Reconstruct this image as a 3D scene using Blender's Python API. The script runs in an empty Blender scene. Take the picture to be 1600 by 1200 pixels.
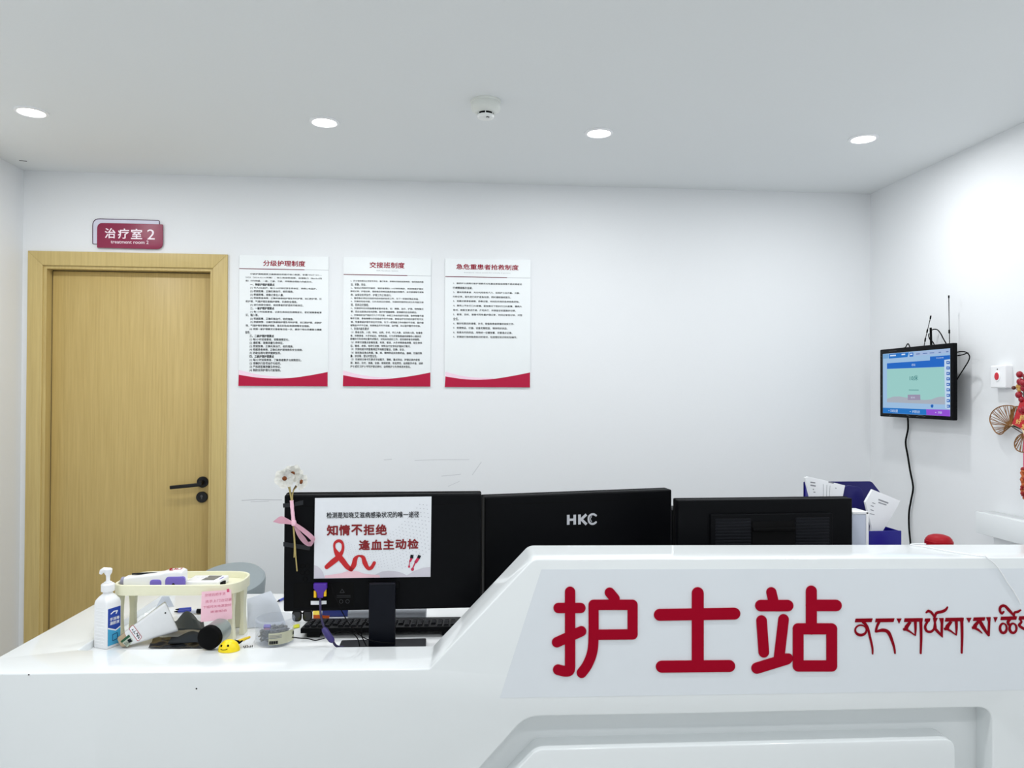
import bpy, bmesh, math, random
from mathutils import Vector, Matrix
from mathutils.geometry import delaunay_2d_cdt, tessellate_polygon
random.seed(7)
sc = bpy.context.scene

# ------------------------------------------------------------------ camera
F_PX = 1180.0                                    # focal length in pixels of the 1600x1200 frame
YAW, PITCH, ROLL = math.radians(4.85), 12.0 / F_PX, 0.0045
CAM = Vector((0.0, 0.0, 1.5))
FWD = Vector((math.sin(YAW) * math.cos(PITCH), math.cos(YAW) * math.cos(PITCH), math.sin(PITCH)))
R0 = Vector((math.cos(YAW), -math.sin(YAW), 0.0))
U0 = R0.cross(FWD)
RGT = R0 * math.cos(ROLL) + U0 * math.sin(ROLL)
UPV = U0 * math.cos(ROLL) - R0 * math.sin(ROLL)
cd = bpy.data.cameras.new('camera')
cd.sensor_fit = 'HORIZONTAL'
cd.sensor_width = 36.0
cd.lens = F_PX / 1600.0 * 36.0
cd.clip_start = 0.02
cam = bpy.data.objects.new('camera', cd)
sc.collection.objects.link(cam)
Mc = Matrix((RGT, UPV, -FWD)).transposed().to_4x4()
Mc.translation = CAM
cam.matrix_world = Mc
sc.camera = cam

# ------------------------------------------------------------------ world, exposure
w = bpy.data.worlds.new('world')
sc.world = w
w.use_nodes = True
bg = w.node_tree.nodes['Background']
bg.inputs[0].default_value = (0.93, 0.975, 1.0, 1)
bg.inputs[1].default_value = 0.82
sc.view_settings.view_transform = 'Standard'
sc.view_settings.look = 'None'
sc.view_settings.gamma = 1.0
sc.view_settings.use_curve_mapping = False
sc.view_settings.exposure = -0.02
sc.cycles.use_denoising = True
sc.cycles.max_bounces = 8
sc.cycles.diffuse_bounces = 5
sc.cycles.sample_clamp_indirect = 6.0
LAMP_W = 5.7

# ------------------------------------------------------------------ pixel to place
def ray(px, py):
    return FWD + RGT * ((px - 800.0) / F_PX) - UPV * ((py - 600.0) / F_PX)

def hit(px, py, p0, n):
    d = ray(px, py)
    return CAM + d * ((p0 - CAM).dot(n) / d.dot(n))

def at_z(px, py, z): return hit(px, py, Vector((0, 0, z)), Vector((0, 0, 1)))
def at_d(px, py, d): return CAM + ray(px, py) * d

class Frame:
    """A plane in the place: U to the right, V up, N towards the viewer."""
    def __init__(s, o, u, v):
        s.o = Vector(o); s.u = Vector(u).normalized(); s.v = Vector(v).normalized()
        s.n = s.u.cross(s.v).normalized()
    def at(s, u, v, n=0.0): return s.o + s.u * u + s.v * v + s.n * n
    def uv(s, px, py, n=0.0):
        p = hit(px, py, s.o + s.n * n, s.n) - s.o
        return (p.dot(s.u), p.dot(s.v))
    def uvs(s, pts, n=0.0): return [s.uv(x, y, n) for x, y in pts]
    def mat(s, u=0, v=0, n=0):
        m = Matrix((s.u, s.v, s.n)).transposed().to_4x4()
        m.translation = s.at(u, v, n)
        return m

def turned(a_deg):      # horizontal direction turned a_deg away from the picture plane
    a = math.radians(a_deg)
    f = Vector((math.sin(YAW), math.cos(YAW), 0))
    return R0 * math.cos(a) + f * math.sin(a)
def zoom(ox, oy, s): return lambda pts: [(ox + x / s, oy + y / s) for x, y in pts]
Z = Vector((0, 0, 1))

# ------------------------------------------------------------------ materials
def lin(c):
    c = c / 255.0
    return c / 12.92 if c <= 0.04045 else ((c + 0.055) / 1.055) ** 2.4
def rgb(c): return (lin(c[0]), lin(c[1]), lin(c[2]), 1.0)
MATS = {}
def mat(name, col, rough=0.5, spec=0.5, metal=0.0, bump=0.0, scale=60.0, var=0.03, trans=0.0, alpha=1.0, coat=0.0, sheen=0.0):
    if name in MATS: return MATS[name]
    m = bpy.data.materials.new(name); m.use_nodes = True
    nt = m.node_tree; b = nt.nodes['Principled BSDF']
    tc = nt.nodes.new('ShaderNodeTexCoord'); nz = nt.nodes.new('ShaderNodeTexNoise')
    nz.inputs['Scale'].default_value = scale; nz.inputs['Detail'].default_value = 3
    nt.links.new(tc.outputs['Object'], nz.inputs['Vector'])
    mx = nt.nodes.new('ShaderNodeMix'); mx.data_type = 'RGBA'
    c = rgb(col)
    mx.inputs['A'].default_value = tuple(max(0, x * (1 - var)) for x in c[:3]) + (1,)
    mx.inputs['B'].default_value = tuple(min(1, x * (1 + var)) for x in c[:3]) + (1,)
    nt.links.new(nz.outputs['Fac'], mx.inputs['Factor'])
    nt.links.new(mx.outputs['Result'], b.inputs['Base Color'])
    b.inputs['Roughness'].default_value = rough
    b.inputs['Specular IOR Level'].default_value = spec
    b.inputs['Metallic'].default_value = metal
    b.inputs['Transmission Weight'].default_value = trans
    b.inputs['Alpha'].default_value = alpha
    b.inputs['Coat Weight'].default_value = coat
    b.inputs['Sheen Weight'].default_value = sheen
    if bump:
        bp = nt.nodes.new('ShaderNodeBump'); bp.inputs['Strength'].default_value = bump
        bp.inputs['Distance'].default_value = 0.002
        nt.links.new(nz.outputs['Fac'], bp.inputs['Height']); nt.links.new(bp.outputs['Normal'], b.inputs['Normal'])
    MATS[name] = m
    return m
def glow(name, col, strength=1.0):
    if name in MATS: return MATS[name]
    m = bpy.data.materials.new(name); m.use_nodes = True
    nt = m.node_tree; nt.nodes.remove(nt.nodes['Principled BSDF'])
    e = nt.nodes.new('ShaderNodeEmission'); e.inputs[0].default_value = rgb(col); e.inputs[1].default_value = strength
    nt.links.new(e.outputs[0], nt.nodes['Material Output'].inputs[0])
    MATS[name] = m
    return m
def wood(name, c1, c2, rough=0.5):
    m = bpy.data.materials.new(name); m.use_nodes = True
    nt = m.node_tree; b = nt.nodes['Principled BSDF']
    tc = nt.nodes.new('ShaderNodeTexCoord'); mp = nt.nodes.new('ShaderNodeMapping')
    mp.inputs['Scale'].default_value = (55, 55, 1.6)
    nz = nt.nodes.new('ShaderNodeTexNoise'); nz.inputs['Scale'].default_value = 2.2; nz.inputs['Detail'].default_value = 6
    nz.inputs['Roughness'].default_value = 0.62
    cr = nt.nodes.new('ShaderNodeValToRGB')
    cr.color_ramp.elements[0].position = 0.3; cr.color_ramp.elements[0].color = rgb(c1)
    cr.color_ramp.elements[1].position = 0.72; cr.color_ramp.elements[1].color = rgb(c2)
    nt.links.new(tc.outputs['Object'], mp.inputs[0]); nt.links.new(mp.outputs[0], nz.inputs['Vector'])
    nt.links.new(nz.outputs['Fac'], cr.inputs[0]); nt.links.new(cr.outputs[0], b.inputs['Base Color'])
    b.inputs['Roughness'].default_value = rough
    MATS[name] = m
    return m

M_WALL = mat('wall_paint', (232, 234, 236), 0.55, 0.3, bump=0.03, scale=140, var=0.012)
M_CEIL = mat('ceiling_paint', (230, 233, 234), 0.8, 0.2, bump=0.02, scale=120, var=0.012)
M_FLOOR = mat('floor_vinyl', (206, 206, 204), 0.35, 0.5, scale=8)
M_SCUFF = mat('scuff', (205, 207, 210), 0.8, 0.1)
M_DARKLINE = mat('crack', (120, 120, 122), 0.8, 0.1)
M_WOOD = wood('door_wood', (184, 158, 96), (202, 177, 114), 0.42)
M_FRAME = wood('frame_wood', (190, 166, 106), (206, 184, 122), 0.42)
M_SEAL = mat('door_seal', (70, 62, 52), 0.7)
M_COUNTER = mat('counter_gloss_white', (232, 236, 237), 0.1, 0.5, scale=3, var=0.008)
M_FILM = mat('counter_film', (224, 229, 234), 0.22, 0.5, scale=4, var=0.008)
M_DESK = mat('desk_white', (238, 240, 241), 0.25, 0.5, var=0.01)
M_CRIMSON = mat('crimson_acrylic', (158, 0, 34), 0.45, 0.08, var=0.02)
M_DARKRED = mat('dark_red_acrylic', (136, 0, 22), 0.45, 0.08, var=0.02)
M_BLACK = mat('black_plastic', (5, 6, 9), 0.5, 0.10, bump=0.05, scale=900)
M_BLACK2 = mat('black_slot', (4, 4, 5), 0.7, 0.12)
M_GRAYBLK = mat('dark_grey_plastic', (16, 18, 24), 0.5, 0.18)
M_NAVYBLK = mat('blue_black_plastic', (10, 13, 22), 0.45, 0.15)
M_METALBLK = mat('black_metal', (10, 10, 11), 0.35, 0.35)
M_WHITE = mat('white_plastic', (240, 241, 243), 0.35, 0.5, var=0.01)
M_PAPER = mat('white_paper', (238, 240, 243), 0.75, 0.2, var=0.01)
M_BOARD = mat('notice_board_white', (236, 240, 241), 0.45, 0.35, var=0.006)
M_INK = mat('black_ink', (20, 24, 30), 0.7, 0.2)
M_INKGREY = mat('grey_ink', (150, 152, 158), 0.7, 0.2)
M_REDINK = mat('red_ink', (172, 8, 36), 0.6, 0.2)
M_TITLE = mat('title_crimson', (150, 8, 44), 0.6, 0.2)
M_BAND = mat('band_crimson', (176, 6, 58), 0.45, 0.3)
M_PINKBAND = mat('band_pink', (242, 212, 228), 0.5, 0.3)
M_RULE = mat('rule_maroon', (110, 28, 52), 0.6, 0.2)

# ------------------------------------------------------------------ mesh builder
class B:
    def __init__(s): s.bm = bmesh.new(); s.mi = 0
    def merge(s, t, M=None):
        if M is not None: bmesh.ops.transform(t, matrix=M, verts=t.verts)
        me = bpy.data.meshes.new('tmp'); t.to_mesh(me); t.free()
        n = len(s.bm.faces); s.bm.from_mesh(me); bpy.data.meshes.remove(me)
        s.bm.faces.ensure_lookup_table()
        for f in s.bm.faces[n:]: f.material_index = s.mi
        return s
    def box(s, c, size, r=0.0, M=None, seg=2):
        t = bmesh.new(); bmesh.ops.create_cube(t, size=1.0)
        bmesh.ops.scale(t, vec=Vector(size), verts=t.verts)
        if r: bmesh.ops.bevel(t, geom=list(t.edges), offset=r, segments=seg, profile=0.5, affect='EDGES', clamp_overlap=True)
        bmesh.ops.translate(t, vec=Vector(c), verts=t.verts)
        return s.merge(t, M)
    def fbox(s, fr, u0, v0, n0, u1, v1, n1, r=0.0):
        return s.box(((u0 + u1) / 2, (v0 + v1) / 2, (n0 + n1) / 2), (abs(u1 - u0), abs(v1 - v0), abs(n1 - n0)), r, fr.mat())
    def lathe(s, prof, M=None, seg=32, sx=1.0, sy=1.0, close=True):
        t = bmesh.new(); rings = []
        for r, z in prof:
            if r < 1e-7: rings.append([t.verts.new((0, 0, z))])
            else: rings.append([t.verts.new((sx * r * math.cos(2 * math.pi * k / seg), sy * r * math.sin(2 * math.pi * k / seg), z)) for k in range(seg)])
        for a, b in zip(rings, rings[1:]):
            for k in range(seg):
                k2 = (k + 1) % seg
                if len(a) == 1 and len(b) == 1: continue
                if len(a) == 1: t.faces.new((a[0], b[k2], b[k]))
                elif len(b) == 1: t.faces.new((a[k], a[k2], b[0]))
                else: t.faces.new((a[k], a[k2], b[k2], b[k]))
        if close:
            for q in (rings[0], rings[-1]):
                if len(q) > 1: t.faces.new(q)
        bmesh.ops.recalc_face_normals(t, faces=t.faces)
        return s.merge(t, M)
    def tube(s, pts, r, seg=8, caps=True):
        pts = [Vector(p) for p in pts]; n = len(pts)
        rad = r if isinstance(r, (list, tuple)) else [r] * n
        t = bmesh.new(); prev = None; rings = []
        for i, p in enumerate(pts):
            d = (pts[min(i + 1, n - 1)] - pts[max(i - 1, 0)]).normalized()
            if prev is None:
                a = d.cross(Z if abs(d.z) < 0.9 else Vector((1, 0, 0))).normalized()
            else:
                a = (prev - d * prev.dot(d)).normalized()
            b = d.cross(a); prev = a
            rings.append([t.verts.new(p + (a * math.cos(2 * math.pi * k / seg) + b * math.sin(2 * math.pi * k / seg)) * rad[i]) for k in range(seg)])
        for A, Bq in zip(rings, rings[1:]):
            for k in range(seg): t.faces.new((A[k], A[(k + 1) % seg], Bq[(k + 1) % seg], Bq[k]))
        if caps: t.faces.new(rings[0]); t.faces.new(rings[-1])
        bmesh.ops.recalc_face_normals(t, faces=t.faces)
        return s.merge(t)
    def slab(s, fr, loops, n0, n1, r=0.0, seg=3, keep=None):
        """Filled outline (first loop) with holes, front face at n1, rounded front rim r."""
        t = bmesh.new()
        def area(L): return sum(a[0] * b[1] - b[0] * a[1] for a, b in zip(L, L[1:] + L[:1]))
        front = []; back = []
        for i, L in enumerate(loops):
            L = list(L)
            if (area(L) > 0) != (i == 0): L.reverse()
            m = len(L); nrm = []
            for k in range(m):
                a, b, c = Vector(L[k - 1]), Vector(L[k]), Vector(L[(k + 1) % m])
                d1, d2 = (b - a), (c - b)
                d1 = d1.normalized() if d1.length > 1e-9 else d2.normalized()
                d2 = d2.normalized() if d2.length > 1e-9 else d1
                n1v, n2v = Vector((-d1.y, d1.x)), Vector((-d2.y, d2.x))
                q = n1v + n2v
                q = q / max(0.35, q.length_squared / 2) if q.length > 1e-6 else n1v
                nrm.append(q)
            rings = []
            steps = [(0.0, n0)] + ([(r * (1 - math.cos(h)), n1 - r * (1 - math.sin(h))) for h in [math.pi / 2 * j / seg for j in range(seg + 1)]] if r else [(0.0, n1)])
            for off, nn in steps:
                ring = []
                for (x, y), q in zip(L, nrm):
                    X, Y = x + q.x * off, y + q.y * off
                    if keep: X, Y = keep(x, y, X, Y)
                    ring.append(t.verts.new(fr.at(X, Y, nn)))
                rings.append(ring)
            for A, Bq in zip(rings, rings[1:]):
                for k in range(m):
                    try: t.faces.new((A[k], A[(k + 1) % m], Bq[(k + 1) % m], Bq[k]))
                    except ValueError: pass
            front.append(rings[-1]); back.append(rings[0])
        for side in (front, back):
            vv = [v for ring in side for v in ring]
            for tri in tessellate_polygon([[Vector(((v.co - fr.at(0, 0)).dot(fr.u), (v.co - fr.at(0, 0)).dot(fr.v), 0)) for v in ring] for ring in side]):
                try: t.faces.new([vv[i] for i in tri])
                except ValueError: pass
        bmesh.ops.recalc_face_normals(t, faces=t.faces)
        return s.merge(t)
    def flat(s, fr, loop, n):
        t = bmesh.new()
        vv = [t.verts.new(fr.at(x, y, n)) for x, y in loop]
        tris = [tuple(range(4))] if len(loop) == 4 else tessellate_polygon([[Vector((x, y, 0)) for x, y in loop]])
        for tri in tris:
            try: f = t.faces.new([vv[i] for i in tri])
            except ValueError: continue
            f.normal_update()
            if f.normal.dot(fr.n) < 0: f.normal_flip()
        return s.merge(t)
    def stroke(s, fr, pts, wd, n0, n1, round_caps=True):
        return s.union(fr, stroke_loops(pts, wd, round_caps), n0, n1)
    def union(s, fr, loops, n0, n1):
        """Overlapping 2D outlines made one flat shape with sides."""
        vs, fs = [], []
        for L in loops:
            L = [tuple(p) for p in L]
            if sum(a[0] * c[1] - c[0] * a[1] for a, c in zip(L, L[1:] + L[:1])) < 0: L.reverse()
            fs.append(list(range(len(vs), len(vs) + len(L)))); vs += [Vector((p[0] * 1000, p[1] * 1000)) for p in L]
        V, E, Fc, _a, _b, src = delaunay_2d_cdt(vs, [], fs, 1, 1e-4)
        Fc = [f for f, o in zip(Fc, src) if o]
        t = bmesh.new(); top = [t.verts.new(fr.at(v.x / 1000, v.y / 1000, n1)) for v in V]
        for f in Fc:
            try: g = t.faces.new([top[i] for i in f])
            except ValueError: pass
        if n1 - n0 > 1e-7:
            rim = [e for e in t.edges if len(e.link_faces) == 1]
            low = {}
            for e in rim:
                for v in e.verts:
                    if v not in low: low[v] = t.verts.new(v.co - fr.n * (n1 - n0))
            for e in rim:
                p, q = e.verts
                t.faces.new((p, q, low[q], low[p]))
        bmesh.ops.delete(t, geom=[v for v in t.verts if not v.link_faces], context='VERTS')
        bmesh.ops.recalc_face_normals(t, faces=t.faces)
        f0 = max(t.faces, key=lambda f: abs(f.normal.dot(fr.n)) * f.calc_area())
        if f0.normal.dot(fr.n) < 0: bmesh.ops.reverse_faces(t, faces=t.faces)
        return s.merge(t)
    def prism(s, fr, loop, n0, n1):
        if n1 - n0 < 1e-7: return s.flat(fr, loop, n1)
        return s.slab(fr, [[tuple(p) for p in loop]], n0, n1)
    def ribbon(s, pts, width, thick=0.001):
        """A strip of sheet: pts is its section, width the vector it is drawn along."""
        pts = [Vector(p) for p in pts]; width = Vector(width); n = len(pts)
        t = bmesh.new(); A = []
        for i, p in enumerate(pts):
            d = (pts[min(i + 1, n - 1)] - pts[max(i - 1, 0)]).normalized()
            q = d.cross(width).normalized() * thick / 2
            A.append([t.verts.new(v) for v in (p - q, p + q, p + q + width, p - q + width)])
        for a, b in zip(A, A[1:]):
            for k in range(4): t.faces.new((a[k], a[(k + 1) % 4], b[(k + 1) % 4], b[k]))
        t.faces.new(A[0]); t.faces.new(A[-1])
        bmesh.ops.recalc_face_normals(t, faces=t.faces)
        return s.merge(t)
    def sheet(s, corners, thick=0.0006, nu=1, nv=1, wav=None):
        """A sheet of paper through four corners (bl, br, tr, tl)."""
        a, b, c, d = [Vector(x) for x in corners]
        nn = (b - a).cross(d - a).normalized()
        t = bmesh.new(); G = []
        for side in (0.5, -0.5):
            g = []
            for j in range(nv + 1):
                row = []
                for i in range(nu + 1):
                    u, v = i / nu, j / nv
                    p = (a * (1 - u) + b * u) * (1 - v) + (d * (1 - u) + c * u) * v
                    h = wav(u, v) if wav else 0
                    row.append(t.verts.new(p + nn * (side * thick + h)))
                g.append(row)
            G.append(g)
        for g in G:
            for j in range(nv):
                for i in range(nu): t.faces.new((g[j][i], g[j][i + 1], g[j + 1][i + 1], g[j + 1][i]))
        rim = [(0, i) for i in range(nu)] + [(j, nu) for j in range(nv)] + [(nv, i) for i in range(nu, 0, -1)] + [(j, 0) for j in range(nv, 0, -1)]
        for k in range(len(rim)):
            (j1, i1), (j2, i2) = rim[k], rim[(k + 1) % len(rim)]
            t.faces.new((G[0][j1][i1], G[0][j2][i2], G[1][j2][i2], G[1][j1][i1]))
        bmesh.ops.recalc_face_normals(t, faces=t.faces)
        return s.merge(t)
    def text(s, fr, string, rect, n, bold=0.0, fit='both', n0=None, shear=0.0, res=2):
        """Lettering fitted to rect (u0, v0, u1, v1) on the frame."""
        V, Fc, bb = glyphs(string, res)
        u0, v0, u1, v1 = rect
        bb = (bb[0] - bold, bb[1] - bold, bb[2] + bold, bb[3] + bold)
        sx = (u1 - u0) / max(1e-6, bb[2] - bb[0]); sy = (v1 - v0) / max(1e-6, bb[3] - bb[1])
        ox, oy = bb[0], bb[1]
        if fit == 'width':      # line of small print: em box, not ink box, sets the height
            sy = (v1 - v0) / 0.92; oy = -0.08
        t = bmesh.new()
        moves = [(0, 0)] if not bold else [(bold * math.cos(a * math.pi / 4), bold * math.sin(a * math.pi / 4)) for a in range(8)] if bold > 0.012 else [(-bold, 0), (bold, 0)]
        for k, (mx, my) in enumerate(moves):
            vs = [t.verts.new(fr.at(u0 + (x + mx - ox) * sx + shear * (y + my - oy) * sy, v0 + (y + my - oy) * sy, n + k * 0.00003)) for x, y in V]
            for f in Fc:
                try:
                    g = t.faces.new([vs[i] for i in f]); g.normal_update()
                    if g.normal.dot(fr.n) < 0: g.normal_flip()
                except ValueError: pass
        return s.merge(t)

def stroke_loops(pts, wd, round_caps=True):
    """Flat brush stroke along 2D points as outlines; wd a width or one width per point."""
    pts = [Vector(p) for p in pts]; n = len(pts); out = []
    W = wd if isinstance(wd, (list, tuple)) else [wd] * n
    for i in range(n - 1):
        a, b = pts[i], pts[i + 1]; d = (b - a)
        if d.length < 1e-9: continue
        d.normalize(); q = Vector((-d.y, d.x))
        out.append([a - q * W[i] / 2, b - q * W[i + 1] / 2, b + q * W[i + 1] / 2, a + q * W[i] / 2])
    for i in range(n):
        if round_caps or 0 < i < n - 1:
            c = pts[i]; rr = W[i] / 2
            out.append([(c.x + rr * math.cos(2 * math.pi * k / 20), c.y + rr * math.sin(2 * math.pi * k / 20)) for k in range(20)])
    return out
_G = {}
def glyphs(string, res):
    key = (string, res)
    if key in _G: return _G[key]
    cu = bpy.data.curves.new('lettering', 'FONT'); cu.body = string; cu.size = 1.0
    cu.resolution_u = res; cu.fill_mode = 'FRONT' if hasattr(cu, 'fill_mode') else cu.fill_mode
    o = bpy.data.objects.new('lettering', cu); sc.collection.objects.link(o)
    bpy.context.view_layer.update()
    dg = bpy.context.evaluated_depsgraph_get()
    me = bpy.data.meshes.new_from_object(o.evaluated_get(dg))
    V = [(v.co.x, v.co.y) for v in me.vertices]; Fc = [tuple(p.vertices) for p in me.polygons]
    bb = (min(x for x, y in V), min(y for x, y in V), max(x for x, y in V), max(y for x, y in V)) if V else (0, 0, 1, 1)
    bpy.data.objects.remove(o); bpy.data.curves.remove(cu); bpy.data.meshes.remove(me)
    _G[key] = (V, Fc, bb)
    return _G[key]

OFF = {}
def link(name, b, m, parent=None, smooth=35, loc=None):
    """One mesh object out of a builder; a part takes its thing's place as origin."""
    off = OFF[parent.name] if parent is not None else Vector(loc or (0, 0, 0))
    bmesh.ops.translate(b.bm, vec=-off, verts=b.bm.verts)
    me = bpy.data.meshes.new(name); b.bm.to_mesh(me); b.bm.free()
    for q in (m if isinstance(m, (list, tuple)) else [m]): me.materials.append(q)
    if smooth:
        for p in me.polygons: p.use_smooth = True
        me.set_sharp_from_angle(angle=math.radians(smooth))
    o = bpy.data.objects.new(name, me); sc.collection.objects.link(o)
    if parent is not None: o.parent = parent
    else: o.location = off
    OFF[o.name] = off
    return o
def tag(o, label, cat, group=None, kind=None):
    if label: o['label'] = label
    if cat: o['category'] = cat
    if group: o['group'] = group
    if kind: o['kind'] = kind
    return o
def thing(name, loc, label, cat, group=None):
    o = bpy.data.objects.new(name, None); sc.collection.objects.link(o)
    o.location = loc; o.empty_display_size = 0.05
    OFF[o.name] = Vector(loc)
    return tag(o, label, cat, group)
def struct(name, b, m, parent=None, label=None, cat=None, loc=None):
    o = link(name, b, m, parent, loc=loc)
    if parent is None: o['kind'] = 'structure'
    if label: o['label'] = label
    if cat: o['category'] = cat
    return o
def dup(root, loc, label=None):
    r = root.copy(); sc.collection.objects.link(r); r.location = loc
    if label: r['label'] = label
    OFF[r.name] = Vector(loc)
    for ch in list(root.children):
        c = ch.copy(); sc.collection.objects.link(c); c.parent = r
        for g in ch.children:
            d = g.copy(); sc.collection.objects.link(d); d.parent = c
    return r
def rounded(pts, rad, seg=6):
    """Polygon with rounded corners; rad one radius or one per corner."""
    n = len(pts); R = rad if isinstance(rad, (list, tuple)) else [rad] * n
    out = []
    for i in range(n):
        a, b, c = Vector(pts[i - 1]), Vector(pts[i]), Vector(pts[(i + 1) % n])
        d1, d2 = (a - b).normalized(), (c - b).normalized()
        if R[i] <= 0: out.append(tuple(b)); continue
        ang = d1.angle(d2); tl = min(R[i] / math.tan(ang / 2), (a - b).length * 0.49, (c - b).length * 0.49)
        p1, p2 = b + d1 * tl, b + d2 * tl
        for k in range(seg + 1):
            t = k / seg
            out.append(tuple((p1 * (1 - t) ** 2) + (b * 2 * t * (1 - t)) + (p2 * t * t)))
    return out
def smooth_path(pts, n=6):
    """Catmull-Rom through the points."""
    P = [Vector(p) for p in pts]; out = []
    for i in range(len(P) - 1):
        p0, p1, p2, p3 = P[max(i - 1, 0)], P[i], P[i + 1], P[min(i + 2, len(P) - 1)]
        for k in range(n):
            t = k / n
            out.append(0.5 * (2 * p1 + (p2 - p0) * t + (2 * p0 - 5 * p1 + 4 * p2 - p3) * t * t + (3 * p1 - p0 - 3 * p2 + p3) * t ** 3))
    out.append(P[-1])
    return out
def bez(p, n=10): return smooth_path(p, n)

# ------------------------------------------------------------------ the room
D = 3.68                                        # back wall
XL = hit(33, 640, Vector((0, D, 0)), Vector((0, 1, 0))).x
XR = hit(1360, 500, Vector((0, D, 0)), Vector((0, 1, 0))).x
H = 0.5 * (hit(60, 266.5, Vector((0, D, 0)), Vector((0, 1, 0))).z + hit(1340, 303, Vector((0, D, 0)), Vector((0, 1, 0))).z)
YB = -2.6                                       # the room runs on behind the viewer
WALL = Frame((0, D, 0), (1, 0, 0), (0, 0, 1))
RWALL = Frame((XR, 0, 0), (0, -1, 0), (0, 0, 1))
CEIL = Frame((0, 0, H), (1, 0, 0), (0, 1, 0))   # only for placing
print('room', XL, XR, H)

# door opening from the photograph
FO = 0.014                                      # frame stands proud of the wall
fl, ft = WALL.uv(45, 391, FO)
fr_, _ = WALL.uv(353.5, 600, FO)
fl = 0.5 * (fl + WALL.uv(35, 990, FO)[0])
ft = 0.5 * (WALL.uv(45, 390.5, FO)[1] + WALL.uv(354, 398.5, FO)[1])
FW = 0.066
ol, orr, ot = fl + 0.02, fr_ - 0.02, ft - 0.02
b = B()
b.box(((XL - 0.1 + ol) / 2, D + 0.1, H / 2), (ol - XL + 0.1, 0.2, H))
b.box(((orr + XR + 0.1) / 2, D + 0.1, H / 2), (XR + 0.1 - orr, 0.2, H))
b.box(((ol + orr) / 2, D + 0.1, (ot + H) / 2), (orr - ol, 0.2, H - ot))
wb = struct('wall_back', b, M_WALL, label='white painted back wall with three notice boards and the wooden door', cat='wall')
b = B()
for pts, wd in [([(378, 782), (400, 780.5), (440, 781)], 1.6), ([(690, 744), (720, 741)], 1.0), ([(738, 742), (752, 722)], 1.0), ([(648, 719.5), (690, 718), (733, 718)], 0.9), ([(392, 784), (420, 783)], 1.0), ([(600, 718.5), (612, 717.5)], 1.0), ([(700, 760), (718, 752)], 0.7)]:
    b.stroke(WALL, WALL.uvs(pts), wd * 0.0026, 0.0, 0.0005)
link('scuff_marks', b, M_SCUFF, wb)
b = B(); b.box((XL - 0.1, (YB + D) / 2, H / 2), (0.2, D - YB, H))
struct('wall_left', b, M_WALL, label='white painted wall at the left edge of the picture', cat='wall')
b = B(); b.box((XR + 0.1, (YB + D) / 2, H / 2), (0.2, D - YB, H))
struct('wall_right', b, M_WALL, label='white painted right wall carrying the screen and call button', cat='wall')
b = B(); b.box(((XL + XR) / 2, (YB + D) / 2, H + 0.05), (XR - XL + 0.4, D - YB + 0.4, 0.1))
ce = struct('ceiling', b, M_CEIL, label='smooth white ceiling with recessed round downlights', cat='ceiling')
b = B(); q = [at_z(30, 250.5, H - 0.001), at_z(42, 252, H - 0.001)]
b.tube([p for p in q], 0.0022, 6)
link('crack', b, M_DARKLINE, ce)
b = B(); b.box(((XL + XR) / 2, (YB + D) / 2, -0.05), (XR - XL + 0.4, D - YB + 0.4, 0.1))
struct('floor', b, M_FLOOR, label='pale grey vinyl floor behind and below the counter', cat='floor')

# ------------------------------------------------------------------ the door
dr = thing('door_1', ((fl + fr_) / 2, D, 0), 'light oak door with black lever handle in the back wall', 'door')
dr['kind'] = 'structure'
b = B()
for u0, v0, u1, v1 in ((fl, 0, fl + FW, ft), (fr_ - FW, 0, fr_, ft)):
    loop = [(u0, v0), (u1, v0), (u1, v1 - FW if u1 < 0 and u0 == fl else v1), (u0, v1)]
    if u0 == fl: loop = [(u0, 0), (u1, 0), (u1, v1 - FW), (u0, v1)]
    else: loop = [(u0, 0), (u1, 0), (u1, v1), (u0, v1 - FW)]
    b.slab(WALL, [loop], -0.02, FO, 0.0018)
b.slab(WALL, [[(fl, ft), (fl + FW, ft - FW), (fr_ - FW, ft - FW), (fr_, ft)]], -0.02, FO, 0.0018)
i0, i1, it = fl + FW, fr_ - FW, ft - FW          # inner edge of the casing
st = 0.014
b.fbox(WALL, i0 - 0.004, 0, -0.11, i0 + st, it - st, 0.004)
b.fbox(WALL, i1 - st, 0, -0.11, i1 + 0.004, it - st, 0.004)
b.fbox(WALL, i0 - 0.004, it - st, -0.11, i1 + 0.004, it + 0.004, 0.004)
fo = link('door_frame', b, M_FRAME, dr)
b = B(); g = 0.004
b.fbox(WALL, i0 + st + g, 0.006, -0.085, i1 - st - 0.001, it - st - g, -0.043, 0.002)
dl = link('door_leaf', b, M_WOOD, dr)
b = B()
b.fbox(WALL, i0 + st, 0.0, -0.085, i0 + st + g, it - st, -0.05)
b.fbox(WALL, i0 + st, it - st - g, -0.085, i1 - st, it - st, -0.05)
link('seal', b, M_SEAL, dr)
hu, hv = WALL.uv(317, 753, -0.043)
b = B(); RD = 0.0265
Mh = WALL.mat(hu, hv, -0.043)
b.lathe([(0, 0), (RD, 0), (RD, 0.007), (RD - 0.0015, 0.009), (0.010, 0.009), (0.010, 0.05), (0, 0.05)], Mh, 32)
lu, lv = WALL.uv(267.5, 759.5, 0.0)
b.box(((lu - hu) / 2, (lv - hv) / 2 - 0.001, 0.043), (abs(lu - hu) + 0.015, 0.017, 0.011), 0.003, Mh @ Matrix.Rotation(math.atan2(hv - lv, hu - lu) * 0.9, 4, 'Z'))
hd = link('handle', b, M_METALBLK, dr)
b = B(); ku, kv = WALL.uv(316, 776.5, -0.043); Mk = WALL.mat(ku, kv, -0.043)
b.lathe([(0, 0), (RD, 0), (RD, 0.007), (RD - 0.0015, 0.009), (0.012, 0.009), (0.012, 0.0075), (0, 0.0075)], Mk, 32)
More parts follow.
